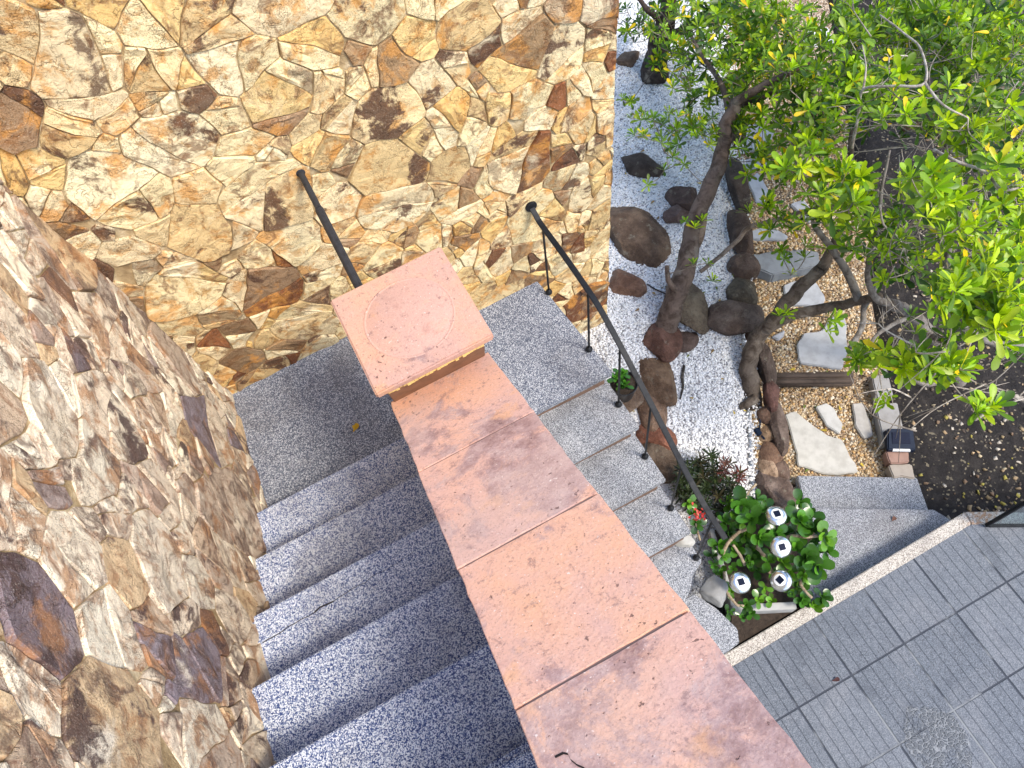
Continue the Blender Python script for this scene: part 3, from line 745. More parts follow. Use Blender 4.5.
b = MB(); a1 = ga+gdir*.018; b.prism([tuple((a1-gn*.014)[:2]),tuple((e-gn*.014)[:2]),tuple((e+gn*.014)[:2]),tuple((a1+gn*.014)[:2])], ga.z, ga.z+.022); b.build('base_channel', M['steel'], gp_, bevel=.002)

# ------------------------------------------------------------------ rocks
def rock_mesh(mb, c, dims, rot, seed, colr, planes=16, sub=3):
    rg = random.Random(seed); mb.cur = (*colr, 1)
    ns = []
    for i in range(planes):
        v = Vector((rg.gauss(0,1),rg.gauss(0,1),rg.gauss(0,1))).normalized(); ns.append((v, rg.uniform(.72,1.0)))
    bm = bmesh.new(); bmesh.ops.create_icosphere(bm, subdivisions=sub, radius=1)
    Rz = Matrix.Rotation(rot, 3, 'Z'); vs = []
    for v in bm.verts:
        d = v.co.normalized(); r = 1.15
        for nn, h in ns:
            k = d.dot(nn)
            if k > .05: r = min(r, h/k)
        r *= 1 + .05*mnoise.noise(d*2.2+Vector((seed,0,0))) + .03*mnoise.noise(d*6+Vector((0,seed,0)))
        q = d*r; q = Vector((q.x*dims[0], q.y*dims[1], q.z*dims[2])); vs.append(Vector(c)+Rz@q)
    mb.add(vs, [tuple(x.index for x in f.verts) for f in bm.faces]); bm.free()
BR = (.155,.115,.085); RD = (.20,.10,.075); DK = (.075,.062,.055); GY = (.24,.215,.185); TN = (.33,.25,.17); PU = (.16,.12,.115); GB=(.17,.15,.115)
# px, py, width px, height px, rotation, colour, thickness, surface, label
boulders = [
 (634,232,50,66,.5,BR,.10,hg,'large brown flat boulder touching the end of the back wall'),
 (625,281,26,34,.9,(.21,.135,.10),.07,hg,'small rounded reddish boulder below the largest one by the wall end'),
 (641,164,40,21,-.5,DK,.06,hg,'low dark slate-like rock lying alone in upper gravel'),
 (627,58,26,16,.2,BR,.06,hg,'small brown rock at the wall edge near the dark trunk'),
 (683,197,30,26,.3,(.11,.08,.072),.11,hg,'dark upright lump beside the leaning trunk, upper of its pair'),
 (676,213,26,18,.1,PU,.07,hg,'dark purple rock under the upright lump beside the leaning trunk'),
 (687,304,34,50,.4,GB,.12,hg,'olive grey boulder against the right side of the leaning trunk base'),
 (661,338,34,36,.2,(.17,.10,.08),.10,hg,'reddish boulder at the foot of the leaning trunk'),
 (684,339,24,20,.5,(.13,.10,.09),.05,hg,'crumbly dark clod beside the reddish boulder'),
 (734,318,52,34,0,(.16,.135,.12),.10,hg,'smooth rounded dark boulder left of the curved trunk'),
 (657,380,34,46,.35,(.20,.145,.10),.10,hg,'long tan-brown rock behind the potted plant'),
 (652,412,26,40,.3,(.23,.165,.12),.10,hg,'brown slab rock under the handrail, below the potted plant'),
 (655,436,36,22,-.4,(.27,.13,.09),.09,hg,'red brick-like stone under the handrail'),
 (662,458,34,38,.6,(.15,.125,.10),.08,hg,'grey-brown rock wedge beside the third tread'),
 (738,183,22,50,.1,DK,.13,hg,'tall black rock in the edging above the gravel bend'),
 (741,232,20,50,.1,(.10,.075,.062),.12,hg,'dark brown edging rock below the tall black one'),
 (744,266,26,24,0,(.12,.092,.078),.10,hg,'brown edging stone at the end of the grey stone riser'),
 (743,291,26,30,.2,(.12,.11,.085),.11,hg,'mossy dark edging rock above the smooth rounded boulder'),
 (765,362,17,38,.15,(.10,.08,.07),.12,hg,'brown edging rock behind the curved trunk'),
 (772,393,16,34,-.1,(.15,.085,.075),.12,hg,'narrow reddish edging rock by the timber riser'),
 (777,425,17,46,.05,(.17,.14,.125),.12,hg,'narrow grey edging rock beside the large stepping stone'),
 (766,434,18,16,0,TN,.08,hg,'small tan edging stone next to the blue spike'),
 (771,452,22,22,.3,(.22,.15,.11),.10,hg,'brown edging stone above the pale one'),
 (768,468,16,24,.1,(.40,.32,.24),.09,hg,'pale cream edging stone at the gravel corner'),
 (779,493,36,44,.4,(.20,.165,.15),.12,hg,'broad purplish-grey rock left of the garden steps'),
 (781,470,16,18,.3,(.16,.12,.10),.09,hg,'small brown edging stone above the broad purplish rock'),
 (757,335,18,20,.3,(.14,.10,.085),.09,hg,'dark brown edging stone tucked under the curved trunk'),
 (768,415,16,18,.6,(.19,.13,.10),.10,hg,'small red-brown edging stone left of the narrow grey one'),
 (735,82,20,30,.0,DK,.12,hg,'black edging rock half hidden under the leaves'),
 (738,128,20,36,.0,(.09,.075,.065),.12,hg,'dark edging rock below foliage behind the leaning trunk'),
]
for i, (px, py, wp, hp_, ro, cc, th, sf, lab) in enumerate(boulders):
    if wp < 25 and hp_ < 28: th *= .6
    q = at(px, py, lambda x, y: sf(x,y)+th*.35); k = mpp(px, py, q.z)
    b = MB(); rock_mesh(b, (q.x,q.y,q.z-th*.35+.0), (wp*k*.55, hp_*k*.60, th), ro-.48, 100+i, (cc[0]*1.12,cc[1]*1.0,cc[2]*.9), 12, 4)
    tag(b.build('boulder', M['rock'], sharp=22), lab, 'rock', 'rocks edging the white gravel')

# stepping stones
def irregular(pts, k=4, amp=.012, sd=0):
    o = []
    for i in range(len(pts)):
        a = Vector(pts[i][:2]); c = Vector(pts[(i+1)%len(pts)][:2])
        for j in range(k):
            q = a.lerp(c, j/k); o.append((q.x+amp*mnoise.noise(Vector((q.x*14,q.y*14,sd))), q.y+amp*mnoise.noise(Vector((q.x*14,q.y*14,sd+5)))))
    return o
def ccw(pts):
    A = sum(pts[i][0]*pts[(i+1)%len(pts)][1]-pts[(i+1)%len(pts)][0]*pts[i][1] for i in range(len(pts)))
    return pts if A > 0 else pts[::-1]
flags = [
 ([(785,415),(795,411),(810,424),(826,435),(842,441),(858,472),(838,476),(822,474),(798,466),(793,440)], (.50,.48,.43), 'largest pale stepping stone, beside the lower garden step'),
 ([(816,408),(825,403),(833,408),(843,424),(839,434),(826,426)], (.50,.49,.46), 'small diamond-shaped pale stepping stone beside the largest one'),
 ([(852,404),(862,402),(869,420),(874,436),(864,439),(855,425)], (.44,.42,.39), 'narrow grey stepping stone nearest the kerb lamp'),
 ([(796,345),(803,334),(822,331),(833,316),(845,317),(847,352),(842,370),(800,364)], (.42,.42,.42), 'wide grey stepping stone between timber riser and curved trunk'),
 ([(784,286),(800,279),(815,281),(826,300),(822,308),(786,304)], (.42,.43,.45), 'blue-grey stepping stone crossed by the curved trunk, below the stone riser'),
 ([(771,338),(784,330),(784,337),(778,340)], (.42,.42,.44), 'tiny stone chip slab beside the curved trunk'),
 ([(750,232),(768,226),(788,236),(786,240),(752,240)], (.40,.41,.43), 'narrow grey slab just above the stone riser'),
 ([(748,183),(757,173),(768,190),(764,203),(756,202)], (.42,.44,.48), 'pale slanted stepping stone by the tall black rock'),
 ([(738,127),(756,123),(774,133),(768,149),(742,152)], (.36,.38,.41), 'grey square stepping stone seen through the leaves'),
 ([(744,160),(764,155),(768,165),(746,172)], (.34,.36,.39), 'partly shaded grey stepping stone below the square one'),
 ([(790,205),(802,200),(816,215),(808,222)], (.38,.39,.42), 'light stepping stone under the hanging foliage'),
 ([(800,32),(828,28),(834,42),(806,48)], (.62,.64,.68), 'pale stepping stone at the top of the path under leaves'),
]
for i, (pxs, cc, lab) in enumerate(flags):
    pts = [at(px, py, lambda x, y: hp(x,y)+.02) for px, py in pxs]; zt = sum(p.z for p in pts)/len(pts)+.012
    b = MB(); b.cur = (*cc,1); b.prism(ccw(irregular(pts, 4, .014, i)), zt-.05, zt)
    tag(b.build('stepping_stone', M['flag'], bevel=.006), lab, 'stepping stone', 'stepping stones set in the gravel path')
# timber and stone risers of the path
A = at(774,378,-1.84); B = at(853,377,-1.84)
b = MB(); 
for j in range(4):
    o_ = Vector((D.x,D.y,0))*(.024*(j-1.5)); zz = .008*(-1)**j
    pts = [A.lerp(B, t/7)+o_+Vector((0,0,zz+.006*mnoise.noise(Vector((t,j,1))))) for t in range(8)]
    b.tube(pts, [.0165+.003*mnoise.noise(Vector((t*1.3,j*3,7))) for t in range(8)], 8)
b.tube([A+Vector((0,0,-.05)),B+Vector((0,0,-.05))], .05, 8)
tag(b.build('timber_riser', M['wood'], smooth=True), 'weathered dark timber riser laid across the gravel path', 'timber')
pts = [at(px,py,-1.72) for px, py in [(752,254),(775,251),(800,249),(818,252),(822,266),(798,270),(773,275),(758,270)]]
b = MB(); b.cur = (.22,.235,.25,1); b.prism(ccw(irregular(pts,4,.016,40)), -1.95, -1.715); tag(b.build('stone_riser', M['flag'], bevel=.01), 'rough grey stone block riser across the path under the branches', 'stone step')
# kerb stones right of the path
kl = ['square grey kerb stone beside the shrub branches', 'grey kerb stone just above the lamp', 'reddish crumbling kerb stone below the lamp', 'pale kerb stone touching the lower garden step', 'grey kerb stone deeper under the shrub', 'farthest kerb stone under the shrub']
kq = [[(869,362),(884,358),(894,396),(877,400)],[(876,404),(898,402),(905,440),(884,444)],[(886,450),(908,450),(910,462),(890,463)],[(890,464),(912,463),(916,477),(893,477)],[(858,318),(873,314),(882,352),(866,357)],[(850,285),(864,281),(871,311),(857,314)]]
kc = [(.30,.29,.28),(.30,.29,.28),(.32,.20,.16),(.36,.31,.26),(.36,.33,.30),(.30,.29,.27)]
for i, (q4, cc) in enumerate(zip(kq, kc)):
    pts = [at(px,py,-1.87) for px, py in q4]; b = MB(); b.cur = (*cc,1); b.prism(ccw(irregular(pts,5,.012,60+i)), -2.1, -1.87-.004*i)
    tag(b.build('kerb_stone', M['flag'], bevel=.008), kl[i], 'kerb stone', 'kerb stones right of the path')

# solar wall lamp on the kerb
q = at(898,443,-1.87); lam = thing('solar_lamp', 'dark blue box-shaped solar lamp sitting on the kerb stones', 'lamp', (q.x,q.y,-1.87))
ax = Vector((Nn.x,Nn.y,0)).normalized(); ay = Vector((D.x,D.y,0)).normalized()
def ob(u, v, z): return Vector((q.x,q.y,-1.87)) + ax*u + ay*v + Vector((0,0,z))
b = MB(); b.hexa([ob(-.098,-.075,.004),ob(.098,-.075,.004),ob(.098,.085,.004),ob(-.098,.085,.004)], [ob(-.096,-.070,.05),ob(.096,-.070,.05),ob(.086,.080,.085),ob(-.086,.080,.085)]); b.build('housing', M['navy'], lam, bevel=.008)
b = MB(); b.hexa([ob(-.062,-.03,.054),ob(.062,-.03,.054),ob(.058,.05,.077),ob(-.058,.05,.077)], [ob(-.062,-.03,.062),ob(.062,-.03,.062),ob(.058,.05,.0855),ob(-.058,.05,.0855)]); b.build('solar_panel', M['cell'], lam)
b = MB(); b.hexa([ob(-.06,-.079,.03),ob(.06,-.079,.03),ob(.055,-.05,.03),ob(-.055,-.05,.03)], [ob(-.06,-.077,.042),ob(.06,-.077,.042),ob(.055,-.05,.046),ob(-.055,-.05,.046)]); b.build('light_strip', M['white_plastic'], lam)

# ------------------------------------------------------------------ planter
ZP = -1.47
tr = thing('planter', 'wedge-shaped planter with a narrow white rim between the steps and the curb', 'planter', (2.3,-2.0,-1.6))
pA = Vector(at(709,529,ZP)[:2]); pBq = Vector(at(733,612,ZP)[:2]); pC = Vector(at(797,609,ZP)[:2]); pD = Vector(at(826,528,ZP)[:2]); pE = Vector(at(775,497,ZP)[:2])
ring = [pA, pBq, pC, pD, pE]
cen = sum(ring, Vector((0,0)))/5
def rim(a, c, w, name):
    d = (c-a).normalized(); n_ = Vector((-d.y,d.x)); n_ = n_ if (cen-a).dot(n_) > 0 else -n_
    b = MB(); b.prism(ccw([tuple(a),tuple(c),tuple(c+n_*w-d*.0),tuple(a+n_*w)]), -1.72, ZP); return b.build(name, M['white_trim'], tr, bevel=.004)
rim(pA, pBq-(pBq-pA).normalized()*.036, .032, 'rim_board'); rim(pBq, pC, .045, 'rim_board'); 
b = MB(); b.prism(ccw([tuple(cen+(p-cen)*.95) for p in ring]), -1.75, ZP-.035); b.build('planter_soil', M['soil_dark'], tr)
b = MB(); b.prism(ccw([(1.94,-2.332),(2.42,-2.330),(2.36,-2.24),(2.06,-2.13),(1.96,-2.26)]), -1.75, -1.60)
tag(b.build('soil_strip', M['soil_dark']), kind='structure')
# solar stake lights
rgl = random.Random(2)
lights = [(777,514,-1.13,(.10,.15,1),'solar stake light with steel dome, farthest back beside the garden steps'),
          (782,547,-1.16,(-.05,-.25,1),'solar stake light under a leaf, second from the back and right of centre'),
          (741,582,-1.22,(.05,-.05,1),'solar stake light nearest the steps, at the left end of the planter'),
          (780,580,-1.22,(-.40,.15,1),'solar stake light leaning left near the front rim of the planter')]
for px, py, z, axv, lab in lights:
    c = at(px, py, z); axv = Vector(axv).normalized(); L = thing('solar_stake_light', lab, 'garden light', (c.x,c.y,ZP-.035), 'solar lights in the planter')
    b = MB(); b.lathe(c, [(.060,-.030),(.066,-.026),(.066,-.019),(.058,-.007),(.042,0),(.001,.001)], 32, axv); b.build('dome', M['inox'], L, sharp=45)
    b = MB(); b.lathe(c, [(.036,.0002),(.036,.004),(.034,.005),(.001,.0052)], 28, axv); b.build('white_ring', M['white_plastic'], L, sharp=45)
    Mx = Vector((0,0,1)).rotation_difference(axv).to_matrix() @ Matrix.Rotation(-.25 if px != 780 else .2, 3, 'Z')
    b = MB(); s = .0195
    b.hexa([c+Mx@Vector((x*s,y*s,.004)) for x,y in ((-1,-1),(1,-1),(1,1),(-1,1))], [c+Mx@Vector((x*s,y*s,.0065)) for x,y in ((-1,-1),(1,-1),(1,1),(-1,1))]); b.build('solar_cell', M['cell'], L)
    b = MB(); b.tube([c-axv*.031, c-axv*.075], [.036,.030], 16); b.build('lens', M['white_plastic'], L, smooth=True)
    b = MB(); g = Vector((c.x,c.y,ZP-.04)) - Vector((axv.x,axv.y,0))*.25; b.tube([c-axv*.076, g], .009, 8); b.build('stake', M['inox'], L, smooth=True)

# grey smooth stone and broken block at the foot of the steps
q = at(716,590,ZR-5*RR+.03); b = MB(); rock_mesh(b, (q.x,q.y,q.z-.01), (.095,.085,.05), .4, 77, (.27,.27,.265), 14, 4); tag(b.build('boulder', M['flag'], smooth=True), 'smooth pale grey stone resting on the bottom slab by the planter', 'rock')
q = at(684,541,ZR-4*RR+.02); b = MB(); rock_mesh(b, (q.x,q.y,q.z-.005), (.04,.07,.03), .9, 78, (.40,.39,.36), 8, 3); tag(b.build('boulder', M['flag'], sharp=30), 'broken pale stone piece lying on the bottom tread', 'rock')

# ------------------------------------------------------------------ leaves and plants
def leaf(mb, base, ax, up, L, W, prof, fold=.18, curl=.25):
    """a small folded blade: stations along the midrib, two halves"""
    ax = ax.normalized(); side = ax.cross(up); side = side.normalized() if side.length > 1e-4 else Vector((1,0,0)); nn = side.cross(ax).normalized()
    vs = []
    for t, w in prof:
        c = base + ax*(L*t) - nn*(curl*L*t*t*.5) + nn*(.12*L*t)
        vs += [c - side*(w*W*.5) + nn*(fold*w*W*.5), c, c + side*(w*W*.5) + nn*(fold*w*W*.5)]
    fs = []
    for i in range(len(prof)-1):
        fs += [(i*3,i*3+1,(i+1)*3+1,(i+1)*3), (i*3+1,i*3+2,(i+1)*3+2,(i+1)*3+1)]
    mb.add(vs, fs)
OBO = [(0,.10),(.3,.45),(.6,.88),(.82,1),(.95,.62),(1,.12)]
LAN = [(0,.12),(.3,.65),(.55,.95),(.8,.8),(.95,.42),(1,.05)]
RND = [(0,.18),(.25,.62),(.55,1),(.8,.95),(.94,.6),(1,.15)]
GREENS = [(.14,.28,.012),(.18,.33,.012),(.10,.22,.012),(.22,.38,.012),(.06,.14,.012)]
def rosette(mb, c, axis, L, n, rg, hue, prof=OBO, Wf=.30, yellow=.05):
    axis = axis.normalized(); t1 = axis.orthogonal().normalized(); t2 = axis.cross(t1)
    a0 = rg.random()*6.28
    for i in range(n):
        a = a0 + i*2.399; k = i/max(1,n-1)
        el = R(70)*(k**1.3) + R(rg.uniform(-14,14)) + R(5); l = L*(1-.45*k)*rg.uniform(.8,1.15)
        d = (t1*math.cos(a)+t2*math.sin(a))*math.cos(el) + axis*math.sin(el)
        g = hue if (rg.random() < .7 or prof is RND or prof is LAN) else rg.choice(GREENS)
        f = rg.uniform(.8,1.2)
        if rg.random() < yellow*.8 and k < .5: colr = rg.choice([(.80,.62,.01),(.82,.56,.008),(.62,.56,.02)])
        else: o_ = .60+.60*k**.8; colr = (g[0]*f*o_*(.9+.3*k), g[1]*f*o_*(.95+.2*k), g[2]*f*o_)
        mb.cur = (*colr,1)
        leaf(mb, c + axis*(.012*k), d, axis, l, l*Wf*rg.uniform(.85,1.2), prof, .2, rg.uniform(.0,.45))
def smooth_path(pts, n=6):
    P = [Vector(p) for p in pts]; o = []
    for i in range(len(P)-1):
        for k in range(n):
            t = k/n; p0 = P[max(i-1,0)]; p1 = P[i]; p2 = P[i+1]; p3 = P[min(i+2,len(P)-1)]
            o.append(.5*((2*p1)+(p2-p0)*t+(2*p0-5*p1+4*p2-p3)*t*t+(3*p1-p0-3*p2+p3)*t**3))
    o.append(P[-1]); return o
def limb(mb, pts, r0, r1, n=10, sd=0, lump=.12):
    sp = smooth_path(pts); m_ = len(sp)
    rad = [(r0+(r1-r0)*i/(m_-1))*(1+lump*mnoise.noise(Vector((i*.5,sd,0)))) for i in range(m_)]
    sp = [q + Vector((mnoise.noise(Vector((i*.35,sd,1))),mnoise.noise(Vector((i*.35,sd,2))),0))*r0*.25 for i, q in enumerate(sp)]
    mb.tube(sp, rad, n); return sp, rad
class Tree:
    def __init__(s, name, label, cat, base, bark, group=None):
        s.root = thing(name, label, cat, base, group); s.nodes = []; s.bark = bark; s.tw = MB(); s.fol = MB(); s.rg = random.Random(hash(label) % 1000 if False else len(label)*13); s.sd = len(label)
    def part(s, nm, pts, r0, r1, n=10, colr=None):
        b = MB(); b.cur = (*(colr or s.bark),1); s.sd += 1.7
        sp, rad = limb(b, pts, r0, r1, n, s.sd); b.build(nm, M['bark'], s.root, smooth=True)
        s.nodes += [(q, r) for q, r in zip(sp, rad)]
    def crown(s, ros, twig_col):
        # twigs: every rosette is joined to the nearest wood already there
        tips = []
        for c, axis, L, n, hue, yl in ros:
            rosette(s.fol, c, axis, L, n, s.rg, hue, OBO, s.rg.uniform(.22,.31), yl)
            tips.append((c, axis))
        pos = [q for q, r in s.nodes]
        order = sorted(range(len(tips)), key=lambda i: min((tips[i][0]-q).length for q in pos[::3]))
        P = np.array([tuple(q) for q in pos])
        for i in order:
            c, axis = tips[i]; d = np.linalg.norm(P-np.array(tuple(c)), axis=1) + .9*np.maximum(0, P[:,2]-c.z+.03)
            j = int(d.argmin()); q = Vector(P[j]); dl = (c-q).length
            if dl < .02: continue
            mid = q.lerp(c, .5) - Vector((0,0,1))*dl*.10 + Vector((s.rg.gauss(0,1),s.rg.gauss(0,1),s.rg.gauss(0,.6)))*dl*.10
            end = c - axis.normalized()*.0
            path = smooth_path([q, mid, end], 5)
            f = s.rg.uniform(.75,1.25); s.tw.cur = (*[x*f for x in twig_col],1)
            r = min(.009, .0028+.006*dl)
            s.tw.tube(path, [r+(.0022-r)*k/(len(path)-1) for k in range(len(path))], 5)
            P = np.vstack([P, np.array([tuple(p) for p in path[2:]])])
        tag(s.tw.build('twigs', M['bark'], s.root, smooth=True), kind='stuff')
        s.fol.build('foliage', M['leaf'], s.root, smooth=True)
def blob(rg, px, py, rx, ry, n, z0, z1, L, hues, yl=.05, up=.9, spread=.55):
    out = []
    for i in range(max(1, int(n*1.62+.5)) if n > 4 else n):
        a = rg.random()*6.28; r = math.sqrt(rg.random()); x = px+rx*r*math.cos(a); y = py+ry*r*math.sin(a)
        z = rg.uniform(z0, z1); c = at(x, y, z)
        ax = Vector((rg.gauss(.05,spread), rg.gauss(-.15,spread), up)); g = rg.choice(hues)
        out.append((c, ax, L*1.08*rg.uniform(.72,1.22), rg.randint(9,14), g, yl))
    return out
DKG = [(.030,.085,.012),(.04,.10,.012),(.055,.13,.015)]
MDG = [(.16,.28,.010),(.23,.36,.010),(.09,.19,.010),(.29,.42,.011)]
BRG = [(.42,.58,.010),(.50,.64,.012),(.34,.52,.010),(.24,.42,.010)]
rg = random.Random(77)
# the leaning tree by the gravel
base = at(663,338,hg)
t1 = Tree('tree', 'leaning smooth-barked tree rooted between boulders in the white gravel', 'tree', base, (.15,.108,.085), 'small garden trees')
t1.part('trunk', [base+Vector((0,0,-.05)), at(672,308,-1.2), at(684,275,-1.02), at(693,235,-.86), at(704,200,-.72), at(718,165,-.58), at(727,125,-.42), at(737,100,-.3)], .085, .04, 14)
t1.part('branch', [at(679,292,-1.1), at(690,262,-.98), at(700,232,-.84), at(704,205,-.74)], .035, .032, 10, (.26,.19,.14))
t1.part('branch', [at(736,102,-.3), at(752,92,-.2), at(775,80,-.1), at(810,62,.02)], .034, .015)
t1.part('branch', [at(727,125,-.42), at(742,105,-.35), at(760,98,-.3), at(790,84,-.25)], .026, .012)
t1.part('branch', [at(730,118,-.4), at(722,85,-.35), at(705,60,-.3), at(690,35,-.3)], .024, .010)
t1.part('branch', [at(679,292,-1.08), at(672,286,-.98), at(668,278,-.93), at(667,266,-.9)], .022, .016, 8)
ros = blob(rg,722,45,66,50,46,-.7,-.15,.075,MDG+BRG[2:],.14) + blob(rg,690,25,50,26,16,-.75,-.3,.07,MDG+DKG,.12) + blob(rg,710,105,45,35,26,-.7,-.3,.07,MDG,.12) \
    + blob(rg,662,128,36,24,13,-.75,-.45,.072,MDG,.12) + blob(rg,668,160,20,16,3,-.75,-.5,.07,MDG,.1) + blob(rg,648,182,4,4,1,-.8,-.7,.075,MDG,0) + blob(rg,694,226,12,12,3,-.8,-.65,.07,BRG,.03) \
    + blob(rg,702,262,10,8,2,-.85,-.7,.06,MDG,0) + blob(rg,712,278,8,6,1,-.9,-.8,.06,BRG,0) + blob(rg,686,262,6,10,2,-1.0,-.9,.06,MDG,0) + blob(rg,765,70,42,46,30,-.5,-.05,.075,MDG+BRG[2:],.10) + blob(rg,745,30,50,36,30,-.5,-.1,.075,MDG,.10) + blob(rg,745,140,40,22,12,-.6,-.3,.07,MDG,.12)
ros += blob(rg,720,12,60,18,16,-.6,-.2,.075,MDG,.12) + blob(rg,735,85,50,30,12,-.6,-.2,.075,MDG+BRG[2:],.12)
ros += blob(rg,735,40,60,45,34,-.6,-.05,.085,MDG+DKG+BRG[2:],.10) + blob(rg,780,30,40,32,20,-.5,0,.085,MDG+BRG[2:],.10) + blob(rg,715,110,40,30,12,-.7,-.35,.08,MDG+DKG,.10)
t1.crown(ros, (.27,.22,.17))
# dark tree at the top
base = at(655,80,hg)
t2 = Tree('tree', 'dark-trunked tree at the top of the gravel, beside the back wall end', 'tree', base, (.050,.036,.030), 'small garden trees')
t2.part('trunk', [base+Vector((0,0,-.06)), at(655,66,-1.15), at(659,45,-.95), at(666,18,-.7), at(672,-12,-.45)], .125, .06, 14)
t2.part('branch', [at(659,45,-.95), at(684,30,-.8), at(712,12,-.65), at(735,-6,-.5)], .05, .02, 10, (.05,.04,.035))
t2.part('branch', [at(664,22,-.72), at(650,12,-.6), at(638,-2,-.5)], .035, .014, 8)
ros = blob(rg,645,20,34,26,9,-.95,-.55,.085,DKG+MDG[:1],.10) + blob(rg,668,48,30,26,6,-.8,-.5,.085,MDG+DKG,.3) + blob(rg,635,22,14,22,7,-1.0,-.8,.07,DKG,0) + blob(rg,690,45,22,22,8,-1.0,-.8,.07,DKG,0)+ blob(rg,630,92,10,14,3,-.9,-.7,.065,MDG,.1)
t2.crown(ros, (.15,.12,.10))
# the curved low tree
base = at(755,404,hg)
t3 = Tree('tree', 'curved low tree arching over the rock edging and stepping stones', 'tree', base, (.14,.11,.085), 'small garden trees')
t3.part('trunk', [base+Vector((0,0,-.08)), at(751,385,-1.45), at(749,362,-1.36), at(756,340,-1.25), at(770,325,-1.13), at(787,303,-1.0), at(805,283,-.88), at(822,268,-.75)], .07, .04, 14)
t3.part('root', [at(755,398,lambda x,y: hg(x,y)+.02), at(746,404,lambda x,y: hg(x,y)+.012), at(739,408,lambda x,y: hg(x,y)-.005)], .04, .018, 8)
t3.part('branch', [at(766,329,-1.15), at(790,316,-1.05), at(815,310,-.98), at(842,305,-.9), at(862,300,-.8), at(880,296,-.68)], .042, .026, 12)
t3.part('branch', [at(822,268,-.75), at(838,236,-.6), at(846,205,-.45), at(850,170,-.25), at(852,130,-.05)], .038, .014)
t3.part('branch', [at(858,301,-.82), at(850,278,-.7), at(834,252,-.55), at(818,232,-.45), at(812,222,-.4)], .030, .014, 10, (.2,.18,.16))
t3.part('branch', [at(700,272,-1.0), at(718,258,-.95), at(738,240,-.9), at(748,228,-.85), at(770,222,-.75), at(805,212,-.6), at(846,205,-.45)], .014, .02, 8, (.24,.19,.15))
t3.part('branch', [at(845,205,-.45), at(820,190,-.35), at(800,170,-.25), at(792,140,-.1)], .022, .010, 8, (.30,.26,.22))
ros = blob(rg,815,50,58,48,56,-.35,.15,.08,MDG+BRG[2:],.10) + blob(rg,850,95,50,40,36,-.3,.2,.08,MDG+BRG,.08) + blob(rg,812,165,34,28,15,-.1,.3,.10,BRG,.05) + blob(rg,838,190,26,26,14,.0,.4,.10,BRG,.04) + blob(rg,780,165,22,16,6,-.5,-.2,.085,MDG+BRG,.12) \
    + blob(rg,768,212,20,12,4,-.6,-.3,.08,BRG,.06) + blob(rg,790,222,16,8,4,-.6,-.4,.075,MDG,.1) + blob(rg,776,246,8,6,1,-.7,-.6,.07,MDG,0) + blob(rg,793,276,8,6,1,-.7,-.6,.075,BRG,0) + blob(rg,782,318,16,5,2,-.85,-.8,.085,BRG,0) + blob(rg,826,322,10,10,3,-.6,-.4,.085,BRG,.02) \
    + blob(rg,825,215,26,18,10,-.3,0,.085,MDG+BRG,.05)
ros += blob(rg,795,105,50,34,18,-.5,-.1,.08,MDG,.10) + blob(rg,770,195,45,40,8,-.6,-.3,.075,MDG,.10) + blob(rg,800,246,30,16,4,-.7,-.5,.075,MDG,.05)
ros += blob(rg,820,90,60,50,34,-.5,.1,.085,MDG+DKG+BRG[2:],.08) + blob(rg,790,150,40,30,10,-.5,-.1,.085,MDG+BRG,.08)
t3.crown(ros, (.32,.27,.22))
# the broad shrub on the right, close to the viewer
base = at(962,380,hs)
t4 = Tree('large_shrub', 'broad bright green shrub with bare pale twigs spreading over the dark soil', 'shrub', base, (.23,.205,.185))
t4.part('trunk', [base+Vector((0,0,-.06)), at(948,358,-1.6), at(930,335,-1.3), at(908,312,-1.0), at(888,303,-.8)], .06, .036, 12)
t4.part('branch', [at(908,312,-1.0), at(925,308,-.85), at(942,298,-.65), at(946,270,-.4), at(950,240,-.15), at(965,215,.1)], .034, .014)
t4.part('branch', [at(905,318,-1.0), at(890,326,-.95), at(876,336,-.9), at(866,352,-.85)], .018, .010, 8, (.3,.27,.24))
t4.part('branch', [at(888,303,-.8), at(874,296,-.65), at(868,270,-.45), at(876,235,-.15), at(882,190,.1), at(890,150,.3)], .026, .005)
t4.part('branch', [at(850,348,-.95), at(862,328,-.92), at(864,308,-.85), at(872,292,-.7), at(877,276,-.5)], .020, .020, 8, (.3,.28,.26))
t4.part('branch', [at(1060,60,-.9), at(1018,82,-.85), at(990,98,-.75), at(968,108,-.6), at(930,118,-.4), at(905,130,-.2)], .05, .016, 12, (.19,.125,.085))
t4.part('branch', [at(1060,330,-.6), at(1024,345,-.3), at(985,340,-.1), at(960,322,.1)], .03, .012)
t4.part('branch', [at(1060,180,-.9), at(1020,150,-.6), at(985,170,-.3), at(950,150,0), at(925,110,.25)], .03, .005)
t4.part('branch', [at(930,335,-1.3), at(960,352,-.8), at(950,375,-.5), at(925,385,-.35), at(905,372,-.3)], .026, .010)
t4.part('branch', [at(1060,420,-.9), at(1010,395,-.6), at(990,410,-.45), at(975,420,-.4)], .016, .007, 8, (.4,.36,.31))
